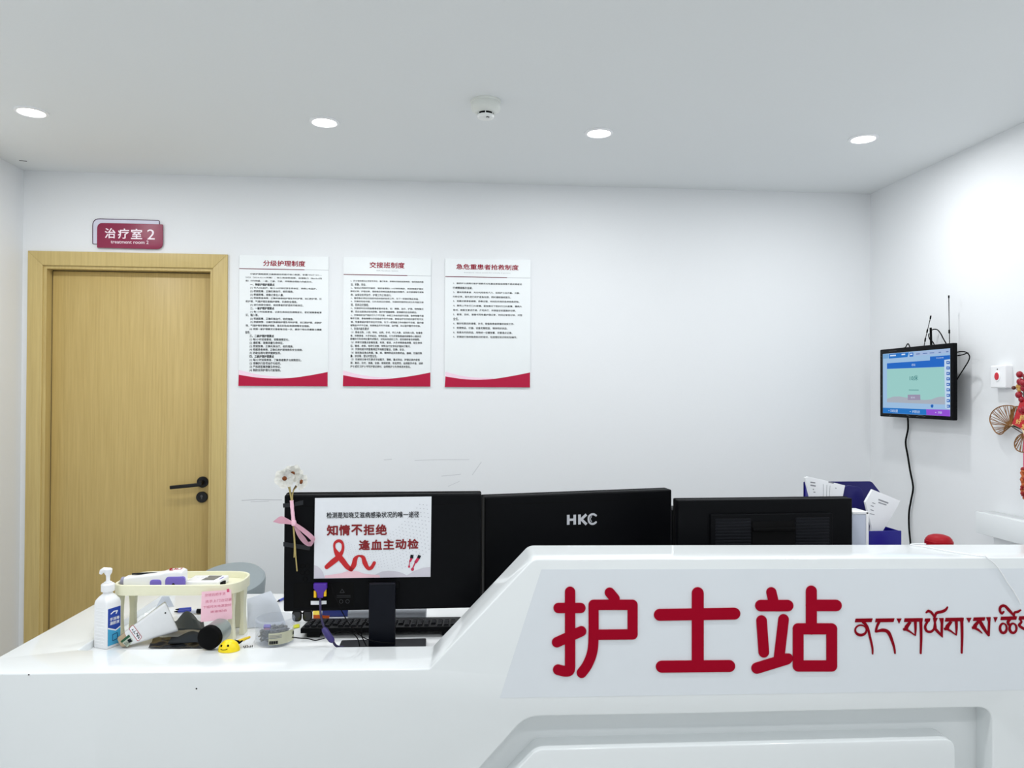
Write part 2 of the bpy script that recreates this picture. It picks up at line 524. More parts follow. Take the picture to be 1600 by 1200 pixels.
lk = link('keyhole_rose', b, M_METALBLK, dr)
b = B(); b.box((0, 0, 0.0085), (0.006, 0.018, 0.003), 0.001, Mk); b.lathe([(0, 0.0076), (0.006, 0.0076), (0.006, 0.011), (0, 0.011)], Mk @ Matrix.Translation((0, 0.005, 0)), 16)
link('lock_cylinder', b, mat('grey_metal', (90, 90, 92), 0.35, 0.5, 0.8), lk)

# ------------------------------------------------------------------ downlights and smoke detector
M_LAMP = glow('lamp_glow', (255, 254, 250), 14.0)
lx = [at_z(49, 174, H), at_z(507, 190, H), at_z(936, 207, H), at_z(1349, 216, H)]
t = thing('downlight', (0, 0, H), 'x', 'ceiling light', 'recessed round downlights in the ceiling')
b = B(); b.lathe([(0.043, -0.003), (0.046, -0.0065), (0.055, -0.0045), (0.0565, -0.001), (0.0565, 0.0), (0.043, 0.0)], Matrix.Translation((0, 0, H)), 40, close=False)
link('trim_ring', b, M_WHITE, t)
b = B(); b.lathe([(0, -0.0025), (0.044, -0.0025), (0.044, -0.0005), (0, -0.0005)], Matrix.Translation((0, 0, H)), 40)
link('diffuser', b, M_LAMP, t)
LABS = ['round white downlight at the far left of the ceiling', 'round white downlight second from the left, above the notice boards',
        'round white downlight right of the smoke detector', 'round white downlight at the right, near the screen corner']
dy = lx[1].y - 0.95
spots = [(lx[i], LABS[i]) for i in range(4)]
spots += [(Vector((lx[i].x, lx[i].y - dist, H)), 'round white downlight of the row nearer the viewer, beyond the picture') for dist in (1.25, 2.7) for i in (0, 1, 2, 3)]
ld = bpy.data.lights.new('lamp_light', 'AREA'); ld.shape = 'DISK'; ld.size = 0.085; ld.energy = LAMP_W
ld.color = (0.975, 0.99, 1.0); ld.spread = math.radians(180)
lo = bpy.data.objects.new('lamp_light', ld); sc.collection.objects.link(lo); lo.parent = t; lo.location = (0, 0, -0.009)
for i, (p, lab) in enumerate(spots):
    r = t if i == 0 else dup(t, p, lab)
    r.location = (p.x, p.y, H); r['label'] = lab

p = at_z(759, 158, H)
t = thing('smoke_detector', (p.x, p.y, H), 'white round smoke detector on the ceiling between two downlights', 'smoke detector')
Ms = Matrix.Translation((p.x, p.y, H))
b = B(); b.lathe([(0.053, 0), (0.053, -0.006), (0.0505, -0.008), (0.0515, -0.010), (0.0515, -0.026), (0.048, -0.034), (0.034, -0.043), (0, -0.043)], Ms, 48)
link('base', b, mat('detector_white', (226, 229, 224), 0.45), t)
b = B(); b.lathe([(0.027, -0.043), (0.027, -0.053), (0, -0.053)], Ms, 40)
link('vent_gap', b, M_BLACK2, t)
b = B(); b.lathe([(0.0295, -0.0505), (0.030, -0.054), (0.027, -0.060), (0.016, -0.064), (0, -0.065)], Ms, 40)
for k in range(6):
    a = k * math.pi / 3 + 1.5
    b.box((0.0275 * math.cos(a), 0.0275 * math.sin(a), -0.047), (0.003, 0.003, 0.010), 0, Ms)
cp = link('cap', b, mat('detector_cap', (236, 238, 236), 0.4), t)
b = B()
for x, y, h in ((0.003, -0.017, 0.011), (0.010, -0.015, 0.012), (0.006, -0.0215, 0.003)):
    b.box((x, y, -0.0622), (0.0026, h, 0.0030), 0, Ms)
link('marking', b, M_INK, cp)

# ------------------------------------------------------------------ room sign
M_SIGN = mat('sign_maroon', (138, 34, 70), 0.35, 0.4)
M_SIGNBACK = mat('sign_lilac', (214, 214, 230), 0.4, 0.4)
M_SIGNRIM = mat('sign_rim', (74, 36, 70), 0.4, 0.4)
zs = zoom(120, 320, 10)
c = WALL.uv(204, 368)
t = thing('door_sign', WALL.at(c[0], c[1]), 'maroon room sign with white lettering above the wooden door', 'sign')
def q4(pts, n): return WALL.uvs(zs(pts), n)
b = B(); b.slab(WALL, [rounded(q4([(242, 612), (242, 210), (1290, 240), (1290, 640)], 0.006), [0.003, 0.034, 0.006, 0.003])], 0, 0.006)
bp = link('back_plate', b, M_SIGNRIM, t)
b = B(); b.slab(WALL, [rounded(q4([(256, 606), (256, 224), (1283, 250), (1283, 634)], 0.0075), [0.003, 0.03, 0.005, 0.003])], 0.004, 0.0075)
link('back_plate_face', b, M_SIGNBACK, bp)
b = B(); b.slab(WALL, [rounded(q4([(314, 668), (318, 282), (1338, 304), (1338, 692)], 0.014), [0.002, 0.026, 0.003, 0.03])], 0.005, 0.014, 0.0006)
fp = link('front_plate', b, M_SIGN, t)
M_SIGNTXT = mat('sign_lettering', (250, 236, 244), 0.5)
def trect(fr, z4, n):  # zoom rect (x0, y0 top, x1, y1 bottom) -> uv rect
    (a, bb), (cc, d) = fr.uvs(z4, n)
    return (a, d, cc, bb)
b = B()
for ch, r in (('治', (438, 362, 605, 525)), ('疗', (642, 368, 818, 532)), ('室', (846, 372, 1022, 538)), ('2', (1100, 382, 1218, 545))):
    b.text(WALL, ch, trect(WALL, zs([(r[0], r[1]), (r[2], r[3])]), 0.0145), 0.0145, 0.018 if ch != '2' else 0.006, res=4)
b.text(WALL, 'treatment room 2', trect(WALL, zs([(530, 548), (1122, 614)]), 0.0145), 0.0145, 0.006, res=3)
link('lettering', b, M_SIGNTXT, fp)

# ------------------------------------------------------------------ notice boards
T1 = [(310, 1430, 380, '分级护理是国家卫健委规定的医疗核心制度，依据 WS/T 431—'), (238, 1430, 432, '2023（2024-02-01实施），核心是按照病情、自理能力（Barthel指'),
 (238, 1280, 487, '数）分为特级、一级、二级、三级，并明确自理能力的级定分。'), (310, 690, 545, '*一、特级护理护理要点'),
 (310, 1350, 597, '(1) 专人24h监护，每15-30分钟记录生命体征，持续心电监护。'), (310, 985, 648, '(2) 根据医嘱，正确实施治疗、给药措施。'),
 (310, 835, 703, '(3) 根据医嘱，准确记录出入量。'), (310, 1425, 755, '(4) 根据患者病情，正确实施基础护理及专科护理，如口腔护理、压'),
 (238, 1045, 808, '疮护理、气道护理及管路护理等，实施安全措施。'), (310, 1140, 863, '(5) 进行床旁交接班，保持患者的舒适和功能体位。'),
 (310, 685, 915, '*二、一级护理护理要点'), (310, 1425, 970, '(1) 每1小时巡视患者，记录生命体征及病情变化，密切观察患者意'), (238, 440, 1022, '识、输入等。'),
 (310, 985, 1078, '(2) 根据医嘱，正确实施治疗、给药措施。'), (310, 1425, 1130, '(3) 根据病情，正确实施基础护理及专科护理，如口腔护理、皮肤护'),
 (238, 1240, 1185, '理、气道护理及管路护理等，落实好坠床/防跌倒等安全措施。'), (300, 1425, 1240, '(4) 按照一级护理要求对患者每日巡一次，提供个性化的康复与健康'), (232, 310, 1292, '指导。'),
 (300, 680, 1348, '*三、二级护理护理要点'), (300, 920, 1402, '(1) 每2小时巡视患者，观察病情变化。'), (300, 830, 1455, '(2) 遵医嘱，准确测量生命体征。'),
 (300, 985, 1508, '(3) 根据医嘱，正确实施治疗、给药措施。'), (300, 1130, 1560, '(4) 根据患者病情，正确实施护理措施和安全措施。'), (300, 790, 1613, '(5) 协助自理与提供健康指导。'),
 (300, 680, 1668, '*四、三级护理护理要点'), (300, 1110, 1722, '(1) 每3小时巡视患者，了解患者需求与病情变化。'), (300, 790, 1775, '(2) 准确执行各项治疗与给药。'),
 (300, 790, 1828, '(3) 严格按医嘱测量生命体征。'), (300, 790, 1882, '(4) 鼓励自我护理与功能锻炼。')]
T2 = [(230, 1368, 488, '1、护士值班期间必须坚守岗位，履行职责，按规定交接班巡视病房，保持病房的整'), (230, 470, 545, '洁、安静、安全。'),
 (230, 1365, 598, '2、每班必须按时交接班，接班者提前5-10分钟到病房，阅读病室护理交'), (225, 1368, 650, '接班记录、护理记录，值班者应将物品器具准备好放整齐，未交接清楚不得离'),
 (230, 865, 705, '岗，以保证各项治疗、护理工作正常进行。'), (230, 1295, 757, '3、值班者必须在交班前完成本班的各项工作，为下一班做好物品准备。'), (230, 1368, 808, '4、交接班包括书面、口头及床边交接班，交接班的顺序依次为先书面交接'),
 (230, 515, 862, '班、后床边交接班。'), (230, 1365, 915, '5、交接班时应共同查看患者基本信息，如：病情、治疗、护理、特殊情况'), (230, 1265, 968, '等，还应当面清点有关药物、医疗护理器械等，发现疑问应当场提出。'),
 (230, 1368, 1022, '6、交接班应当严格执行九个不交接：本班工作未完成不交接、各种导管不通'), (225, 1365, 1075, '畅不交接、患者病情与交班描述不符不交接、患者治疗与交班内容不符不交'), (230, 1368, 1130, '接、危重患者护理不到位不交接、为下一班准备工作未做好不交接、医疗器'),
 (225, 1320, 1183, '械物品不齐不交接、抢救物品不齐不交接、治疗室、办公室不整齐不交接。'), (230, 515, 1235, '7、交接内容及要求'), (235, 1350, 1290, '（1）患者总数、入院、转科、出院、手术、死亡人数，以及新入院、危重患'),
 (225, 1330, 1345, '者、抢救患者、大手术前后、特殊检查、行为异常等患者的病情及心理状态'), (225, 1310, 1395, '医嘱执行及各种处置完成情况，对尚未完成的工作，应向接班者交待清楚。'), (235, 1345, 1448, '（2）床旁交接重点查看危重、抢救、昏迷、大手术等患者病情，如生命体'),
 (225, 1165, 1503, '征、输液、皮肤、各种引流管、特殊治疗及专科护理执行情况。'), (235, 1075, 1555, '（3）交接班者共同查看病区环境是否整洁、安静、安全。'), (235, 1345, 1610, '（4）接班者应清点贵重、毒、麻、精神药品及抢救药品、器械、仪器的数'),
 (225, 645, 1662, '量、状态等，登记并签全名。'), (235, 1310, 1715, '（5）交接班记录书写要求字迹整齐、清晰、重点突出，护理记录内容客'), (225, 1360, 1770, '观、真实、及时、准确、全面、简明扼要、有连贯性、运用医学术语，进修'),
 (225, 1170, 1825, '护士或实习护士书写护理记录时，由带教护士负责修改并签名。')]
T3 = [(230, 1305, 525, '1、值班护士按照分级护理要求对危重症患者或病情不稳定患者进'), (225, 535, 597, '行病情观察及巡视。'), (230, 1275, 665, '2、遇有抢救患者，充分利用现有人力，当班护士应沉着、冷静、'),
 (225, 1135, 735, '分秒必争，首先进行初步紧急处理，同时通知值班医生。'), (230, 1265, 803, '3、准确记录患者病情、抢救过程、时间及所用的各种抢救药物。'), (230, 1305, 875, '4、原则上不执行口头医嘱，紧急情况下若执行口头医嘱，需两人'),
 (230, 1210, 943, '核对，给医生复述无误，方可执行，并保留空安瓿做好记录。'), (230, 1310, 1013, '5、客观、及时、准确书写危重护理记录，时间记录至分钟，并签'), (230, 320, 1083, '全名。'), (230, 1185, 1153, '6、做好抢救后的清理、补充、检查和患者家属的安抚工作。'),
 (230, 1080, 1223, '7、抢救物品、仪器、设备定期检查，保持完好状态。'), (230, 1155, 1293, '8、抢救车内的药品、用物统一位置放置，定期清点记录。'), (230, 1230, 1362, '9、定期进行各种急救知识的培训，包括理论知识和实际操作。')]
def notice(ox, corners, title, trct, sub, subrct, rule, pink, band, lines, label, hgt=44):
    z = zoom(ox, 390, 10); n = 0.008
    cor = WALL.uvs(z(corners), n)
    u0 = (cor[0][0] + cor[3][0]) / 2; u1 = (cor[1][0] + cor[2][0]) / 2
    v1 = (cor[0][1] + cor[1][1]) / 2; v0 = (cor[2][1] + cor[3][1]) / 2
    t = thing('notice_board', WALL.at((u0 + u1) / 2, v0, 0), label, 'notice', 'white and crimson notices on the back wall')
    b = B(); b.slab(WALL, [[(u0, v0), (u1, v0), (u1, v1), (u0, v1)]], 0, n, 0.0006)
    bd = link('board', b, M_BOARD, t)
    cl = lambda pts, n: [(min(max(x, u0), u1), min(max(y, v0), v1)) for x, y in WALL.uvs(z(pts), n)]
    b = B(); top = bez(cl(band, n), 8); b.flat(WALL, [(u0, v0 + 0.0003), (u1, v0 + 0.0003)] + [tuple(p) for p in top[::-1]], n + 0.0004)
    link('crimson_band', b, M_BAND, t)
    b = B(); b.flat(WALL, [tuple(p) for p in bez(cl(pink, n), 8)] + [tuple(p) for p in top[:int(len(top) * 0.6)][::-1]], n + 0.0003)
    link('pink_swoosh', b, M_PINKBAND, t)
    b = B(); ra = WALL.uvs(z(rule), n); ry = ra[0][1] * 0.5 + ra[1][1] * 0.5
    b.stroke(WALL, [(u0, ry), (ra[1][0], ry)], 0.0036, n, n + 0.0003, False)
    b.mi = 1; b.stroke(WALL, [(ra[1][0], ry), (u1, ry)], 0.0015, n, n + 0.0003, False)
    link('rule_line', b, [M_RULE, M_INKGREY], t)
    b = B(); b.text(WALL, title, trect(WALL, z([trct[:2], trct[2:]]), n), n + 0.0005, 0.022, res=3)
    link('title', b, M_TITLE, t)
    if sub:
        b = B(); b.text(WALL, sub, trect(WALL, z([subrct[:2], subrct[2:]]), n), n + 0.0005, 0.0, res=2)
        link('subtitle', b, M_INKGREY, t)
    b = B()
    for x0, x1, yc, s in lines:
        bold = s.startswith('*'); s = s.lstrip('*')
        r = trect(WALL, z([(x0, yc - hgt / 2), (x1, yc + hgt / 2)]), n)
        dv = (WALL.uv(ox + x0 / 10, 390 + yc / 10, n)[1] - (r[1] + r[3]) / 2)
        b.text(WALL, s, (r[0], r[1] + dv, r[2], r[3] + dv), n + 0.0005, 0.03 if bold else 0.013, fit='width', res=1)
    link('body_text', b, M_INK, t, smooth=0)
    return t
notice(360, [(135, 85), (1532, 112), (1520, 2138), (130, 2130)], '分级护理制度', (512, 165, 1170, 268), None, None, [(138, 296), (1158, 316)],
       [(130, 1880), (400, 1945), (700, 1985), (950, 2000)], [(130, 1955), (420, 2000), (680, 2013), (950, 2005), (1240, 1965), (1520, 1913)], T1,
       'white notice with crimson foot, densest text, nearest the door')
notice(525, [(115, 112), (1485, 140), (1475, 2138), (112, 2138)], '交接班制度', (525, 192, 1072, 296), 'Shift Handover System', (632, 320, 970, 345), [(115, 388), (1115, 406)],
       [(112, 1890), (350, 1950), (600, 1988), (880, 2000)], [(112, 1962), (400, 2012), (650, 2025), (900, 2012), (1200, 1972), (1475, 1920)], T2,
       'white notice with crimson foot, middle of the three, filled with numbered lines')
notice(685, [(97, 150), (1432, 155), (1438, 2152), (110, 2152)], '急危重患者抢救制度', (278, 222, 1252, 325), 'Emergency rescue system for critically ill patients', (402, 350, 1125, 378), [(97, 426), (1072, 433)],
       [(108, 1908), (350, 1970), (600, 2000), (860, 2005)], [(110, 1982), (380, 2022), (620, 2034), (880, 2018), (1180, 1970), (1438, 1920)], T3,
       'white notice with crimson foot and nine short lines, lower half blank')

# ------------------------------------------------------------------ the reception counter
A_C = 2.6
CU = turned(A_C)
ZLOW = 0.75
c0 = at_z(420, 1048, ZLOW)
CF = Frame((c0.x, c0.y, 0), CU, Z)              # front face of the counter; n points to the viewer
print('counter low edge', CF.uv(420, 1048), CF.uv(1200, 873))
TH = 0.18
ZDESK = ZLOW - 0.022
uS = CF.uv(150, 1050)[0]
uL = (at_z(15, 1017, ZLOW) - CF.o).dot(CU)
WW = (at_z(119.5, 1016.5, ZLOW) - CF.o).dot(CU) - uL   # width of the left wing
uR = 0.0
while CF.at(uR, 0, 0).x < XR - 0.012 and CF.at(uR, 0, -TH).x < XR - 0.012: uR += 0.005
t = thing('reception_counter', CF.at(0, 0, -0.3), 'glossy white nurse station counter with red lettering and raised right section', 'counter')
b = B()
prof = [(CF.uv(671, 1042)[0], ZLOW)] + CF.uvs([(833, 873.5)]) + [(uR, CF.uv(1600, 872)[1])]
prof = rounded([(uS, 0.0), (uR, 0.0), prof[2], prof[1], prof[0], (uS, ZLOW)], [0, 0, 0, 0.035, 0.012, 0], 8)
outer = CF.uvs([(845, 1119), (900, 1118), (1100, 1115), (1300, 1111), (1515, 1106.5), (1551, 1103), (1552, 1200), (1552, 1420), (560, 1420), (662, 1300), (775, 1201)])
groove = rounded(CF.uvs([(570, 1400), (822, 1119.5), (1100, 1115), (1551, 1105), (1551, 1400)]), [0, 0.085, 0, 0.045, 0], 10)
inner = rounded(CF.uvs([(622, 1400), (838, 1171), (1493, 1154.5), (1493, 1400)]), [0, 0.05, 0.035, 0], 10)
GD = 0.07
keep = lambda x, y, X, Y: (x if x < uS + 1e-5 else X, Y)
b.slab(CF, [prof, groove], -GD, 0.0, 0.0045, 3, keep)
b.slab(CF, [prof], -TH, -GD)
b.slab(CF, [inner], -GD - 0.001, 0.0, 0.004, 3)
# low left wing with its rounded corner, seen in plan: a = along the front, c = depth
PL = Frame(CF.at(0, 0, 0), CU, -CF.n)           # plan frame, normal is up or down
WD = 0.88
plan = rounded([(uS, 0), (uS, TH), (uL + WW, TH), (uL + WW, WD), (uL, WD), (uL, 0)], [0, 0, 0.01, 0, 0.02, 0.115], 14)
class Plan:                                       # u along the front, v away from the viewer, n up
    u, v, n = CF.u, -CF.n, Z
    def at(s, x, y, nn=0.0): return CF.at(x, 0, -y) + Z * nn
keep2 = lambda x, y, X, Y: (x if x > uS - 1e-5 else X, Y)
b.slab(Plan(), [plan], 0.0, ZLOW, 0.0045, 3, keep2)
body = link('counter_body', b, M_COUNTER, t)
b = B()
b.slab(Plan(), [[(uL + WW - 0.002, TH - 0.002), (uR - 0.1, TH - 0.002), (uR - 0.1, WD - 0.02), (uL + WW - 0.002, WD - 0.02)]], ZDESK - 0.03, ZDESK, 0.001)
link('worktop', b, M_DESK, t)
b = B(); b.slab(CF, [CF.uvs([(846, 889.5), (1610, 888), (1610, 1078), (781, 1090.5)])], -0.001, 0.0006)
link('film_panel', b, M_FILM, t)
# lettering: strokes taken from the sign itself
def letters(name, strokes, z, m, n0=0.0, n1=0.004):
    b = B(); L = []
    for pts, wd in strokes:
        P = CF.uvs(z(pts), n1); sc_ = 2.035 / F_PX / z.k
        W = [x * sc_ for x in wd] if isinstance(wd, (list, tuple)) else wd * sc_
        L += stroke_loops(P, W, getattr(z, 'caps', True))
    b.union(CF, L, n0, n1)
    return link(name, b, m, t)
class Zm:
    def __init__(s, ox, oy, k, caps=True): s.ox, s.oy, s.k, s.caps = ox, oy, k, caps
    def __call__(s, pts): return [(s.ox + x / s.k, s.oy + y / s.k) for x, y in pts]
za = Zm(660, 830, 3.244)
def arc(p): return [tuple(v) for v in bez(p, 8)]
letters('letter_hu', [
    ([(749, 308), (749, 690)] , 53), ([(690, 390), (802, 390)], 52), ([(682, 564), (806, 508)], 52),
    (arc([(749, 690), (744, 708), (722, 711), (688, 703)]), 53),
    ([(950, 312), (975, 342)], 52), ([(868, 374), (1066, 374)], 52), ([(1066, 374), (1066, 524)], 52), ([(1066, 524), (868, 526)], 52),
    (arc([(868, 374), (868, 526), (862, 610), (838, 676), (808, 719)]), 52)], za, M_CRIMSON)
za = Zm(740, 740, 4)
zb = Zm(1100, 830, 3.2)
def conv(pts): return [((x - 1100) * 1, y) for x, y in pts]
zc = Zm(0, 0, 1)
letters('letter_shi', [([(1090.5, 927), (1090.5, 1041)], 19), ([(1031, 961), (1148, 959)], 18.5), ([(1034, 1042), (1140, 1041)], 18.5)], zc, M_CRIMSON)
letters('letter_zhan', [
    ([(338, 306), (347, 345)], 52), ([(285, 373), (420, 373)], 58), ([(289, 448), (300, 606)], 54), ([(399, 442), (376, 640)], 54),
    ([(265, 686), (415, 640)], 56), ([(538, 300), (538, 490)], 56), ([(538, 372), (662, 372)], 58),
    ([(472, 489), (640, 489)], 56), ([(640, 489), (640, 675)], 55), ([(640, 675), (472, 675)], 56), ([(472, 675), (472, 489)], 55), ([(425, 640), (425, 632)], 40)], zb, M_CRIMSON)
# Tibetan word, drawn stroke by stroke
zt = Zm(1320, 930, 5.714, False)
def tib(name, strokes):
    b = B(); L = []; sc_ = 2.035 / F_PX / 5.714
    for pts, wd in strokes:
        if wd == 0: L.append(CF.uvs(zt(pts), 0.003))
        else:
            W = list(wd) if isinstance(wd, (list, tuple)) else [wd] * len(pts)
            q = bez(pts, 6); m = len(q); ww = []
            for i in range(m):
                f = i / (m - 1) * (len(W) - 1); a = int(min(f, len(W) - 2)); ww.append((W[a] * (1 - (f - a)) + W[a + 1] * (f - a)) * sc_)
            L += stroke_loops(CF.uvs(zt([tuple(v) for v in q]), 0.003), ww)
    b.union(CF, L, 0, 0.003)
    return link(name, b, M_DARKRED, t)
ring = lambda cx, cy, rx, ry: [(cx + rx * math.cos(a * math.pi / 8), cy + ry * math.sin(a * math.pi / 8)) for a in range(17)]
tib('letter_na', [([(100, 211), (250, 209), (240, 241), (93, 242)], 0), (ring(145, 313, 50, 44), [12, 22, 26, 14, 12, 14, 12]), ([(168, 240), (205, 290), (228, 380), (248, 470), (250, 526)], [30, 22, 20, 17, 11])])
tib('letter_nga', [([(280, 210), (445, 208), (436, 240), (274, 242)], 0), ([(310, 236), (288, 285), (280, 326)], [22, 20, 18]), ([(278, 328), (340, 314), (390, 332), (425, 410), (445, 480), (450, 520)], [14, 30, 32, 24, 18, 12])])
tib('dot_mark', [([(465, 210), (508, 209), (486, 254)], 0)])
def ga(ox, oy): return [([(538 + ox, 208 + oy), (697 + ox, 206 + oy), (695 + ox, 236 + oy), (532 + ox, 240 + oy)], 0), ([(575 + ox, 238 + oy), (540 + ox, 275 + oy), (526 + ox, 318 + oy), (562 + ox, 318 + oy), (568 + ox, 290 + oy), (597 + ox, 244 + oy)], 0), ([(530 + ox, 305 + oy), (570 + ox, 318 + oy), (632 + ox, 362 + oy)], [18, 20, 8]), ([(632 + ox, 238 + oy), (634 + ox, 300 + oy), (632 + ox, 362 + oy)], [26, 20, 8]), ([(681 + ox, 236 + oy), (684 + ox, 380 + oy), (680 + ox, 520 + oy)], [26, 21, 15])]
tib('letter_ga', ga(0, 0))
tib('letter_yo', [([(720, 210), (765, 208), (760, 236), (716, 238)], 0), ([(745, 232), (720, 280), (735, 322), (775, 326), (800, 300)], [16, 20, 22, 20, 14]), ([(790, 205), (832, 204), (815, 240), (822, 290), (812, 318), (792, 300), (800, 250)], 0), ([(845, 206), (884, 205), (880, 250), (876, 376), (858, 366), (860, 250)], 0), ([(808, 300), (840, 335), (874, 374)], [26, 24, 10]),
    ([(728, 158), (750, 142), (778, 158), (802, 196)], [10, 24, 22, 16]), ([(806, 196), (822, 160), (870, 148), (902, 132), (920, 106)], [16, 22, 26, 22, 10])])
tib('letter_ga', ga(366, -4))
tib('dot_mark', [([(1088, 204), (1132, 203), (1110, 246)], 0)])
tib('letter_sa', [([(1155, 200), (1256, 198), (1248, 228), (1148, 231)], 0), ([(1188, 230), (1152, 266), (1142, 304), (1178, 300), (1182, 272), (1212, 236)], 0), ([(1145, 290), (1190, 308), (1228, 340)], [18, 22, 8]), ([(1205, 228), (1240, 290), (1286, 362)], [30, 32, 14]), ([(1266, 198), (1304, 197), (1300, 250), (1296, 366), (1278, 350), (1282, 240)], 0)])
tib('dot_mark', [([(1332, 198), (1366, 197), (1345, 242)], 0)])
tib('letter_tshe', [([(1400, 194), (1540, 190), (1532, 220), (1394, 223)], 0), ([(1478, 214), (1460, 240), (1466, 262)], 24), (ring(1418, 296, 30, 42), [16, 22, 24, 20, 16, 14, 16]), (ring(1505, 296, 31, 42), [16, 18, 24, 22, 16, 16, 18]),
    ([(1422, 148), (1404, 164), (1388, 140), (1394, 106), (1430, 96), (1474, 140), (1520, 192)], [12, 20, 20, 22, 24, 26, 14]), ([(1512, 186), (1520, 156), (1545, 150), (1572, 134)], [10, 18, 22, 12])])
tib('letter_pa', [([(1562, 190), (1640, 188), (1634, 216), (1556, 220)], 0), ([(1566, 215), (1580, 240), (1560, 270), (1600, 300), (1660, 320)], [18, 16, 22, 26, 26])])
# small hole in the front and a dark chip on the low edge
b = B()
p = CF.uv(45, 1052.5); b.box((0, 0, 0), (0.004, 0.003, 0.002), 0.0006, CF.mat(p[0], ZLOW - 0.003, 0.0))
link('chip', b, M_BLACK2, t)
b = B(); b.lathe([(0, 0), (0.0022, 0), (0.0022, 0.001), (0, 0.001)], CF.mat(*CF.uv(307, 1076), -0.0006), 12)
link('pinhole', b, M_BLACK2, t)

# side return along the right wall
t = thing('side_counter', (XR - 0.09, 2.4, 0), 'white wall-side ledge with thick top at the right edge behind the counter', 'ledge')
e0 = at_z(1524, 798.5, CF.uv(1400, 873)[1]); ZT = CF.uv(1400, 873)[1]
print('ledge', e0)
yfront = CF.at(uR, 0, -TH).y + 0.02
b = B(); b.box(((e0.x + XR) / 2 - 0.002, (e0.y + yfront) / 2, ZT - 0.042), (XR - e0.x - 0.004, e0.y - yfront, 0.084), 0.003)
link('ledge_top', b, M_COUNTER, t)
b = B(); b.box(((e0.x + XR) / 2 + 0.02, (e0.y + yfront) / 2 - 0.01, (ZT - 0.084) / 2), (XR - e0.x - 0.05, e0.y - yfront - 0.06, ZT - 0.084), 0.002)
link('ledge_panel', b, M_WALL, t)

# ------------------------------------------------------------------ computers on the worktop
ZD = ZDESK + 0.0008                              # things stand a hair above the worktop
def fr_at(px, d, a, py=600):
    p = at_d(px, py, d)
    return Frame((p.x, p.y, 0), turned(a), Z)
def rect_uv(fr, p1, p2, n=0.0):
    (a, b_), (c, d) = fr.uv(*p1, n), fr.uv(*p2, n)
    return (min(a, c), min(b_, d), max(a, c), max(b_, d))
def rrect(r, rad): return rounded([(r[0], r[1]), (r[2], r[1]), (r[2], r[3]), (r[0], r[3])], rad)
def stand(t, fr, uc, wcol, vtop, ubase, nb0, nb1, nc0=0.010, nc1=0.034):
    b = B(); b.fbox(fr, uc - wcol / 2, ZD + 0.006, nc0, uc + wcol / 2, vtop, nc1, 0.003)
    link('stand_column', b, M_NAVYBLK, t)
    b = B(); b.slab(Plan0(fr), [rounded([(ubase[0], -nb1), (ubase[1], -nb1), (ubase[1], -nb0), (ubase[0], -nb0)], 0.006)], ZD + 0.0005, ZD + 0.009, 0.002)
    link('stand_base', b, M_NAVYBLK, t)
class Plan0:                                     # plan of a frame: v away from the viewer, n up
    def __init__(s, fr): s.fr = fr; s.u = fr.u; s.v = -fr.n; s.n = Z
    def at(s, x, y, nn=0.0): return s.fr.at(x, 0, -y) + Z * nn

z4 = zoom(430, 880, 5.3333)
M1 = fr_at(600, 2.30, 5.0)
t = thing('computer_monitor', M1.at(0, ZD, 0), 'black monitor seen from behind with a taped paper notice and purple cable', 'monitor', 'monitors on the counter worktop')
r = rect_uv(M1, (444, 772.8), (751.5, 950)); r = (r[0], r[1], r[2], M1.uv(598, 772.3)[1])
b = B(); b.slab(M1, [rrect(r, 0.007)], -0.034, 0.0, 0.006)
sh1 = link('back_shell', b, M_BLACK, t)
b = B(); b.slab(M1, [rrect((r[0] - 0.001, r[1] - 0.001, r[2] + 0.001, r[3] + 0.002), 0.006)], -0.046, -0.030, 0.002)
link('bezel', b, M_BLACK2, t)
b = B(); b.flat(M1, M1.uvs([(448, 791), (731, 787), (731, 788.3), (448, 792.3)]), 0.0002); link('groove', b, M_BLACK2, sh1)
b = B()
for x, y in ((315, 988), (363, 985), (315, 1048), (363, 1048), (340, 1110)):
    u, v = M1.uv(420 + x / 6, 720 + y / 6); b.lathe([(0, 0.0003), (0.006, 0.0003), (0.0068, 0.0012), (0.0075, 0.0003)], M1.mat(u, v), 16, close=False)
link('mounting_holes', b, M_BLACK2, sh1)
b = B(); b.slab(M1, [rrect(rect_uv(M1, (459, 911), (553, 948)), 0.003)], -0.002, 0.0007); link('port_recess', b, M_BLACK2, sh1)
b = B(); b.flat(M1, M1.uvs(z4([(297, 313), (360, 313), (360, 345), (297, 345)])), 0.0012); b.flat(M1, M1.uvs(z4([(388, 312), (428, 312), (428, 340), (388, 342)])), 0.0012)
b.flat(M1, M1.uvs(z4([(355, 313), (392, 313), (392, 343), (355, 345)])), 0.0011)
link('white_sticker', b, M_PAPER, sh1)
b = B(); tri = M1.uvs(z4([(540, 245), (558, 215), (577, 244), (540, 245)])); b.stroke(M1, tri, 0.0009, 0.0008, 0.0012)
for x in (550, 603): b.stroke(M1, [M1.uv(*z4([(x + 15 * math.cos(a), 318 + 15 * math.sin(a))])[0]) for a in [k * math.pi / 6 for k in range(13)]], 0.0009, 0.0008, 0.0012)
for y in (268, 282): b.stroke(M1, M1.uvs(z4([(515, y), (628, y - 1)])), 0.0008, 0.0008, 0.0012)
link('marking', b, mat('faint_print', (62, 64, 68), 0.6), sh1)
uc = (M1.uv(576, 960, 0.034)[0] + M1.uv(617.5, 960, 0.034)[0]) / 2
wc = M1.uv(617.5, 960, 0.034)[0] - M1.uv(576, 960, 0.034)[0]
stand(t, M1, uc, wc, M1.uv(598, 912.5, 0.034)[1], (M1.uv(528, 1000, 0.05)[0], M1.uv(665, 1000, 0.05)[0]), -0.03, 0.058)
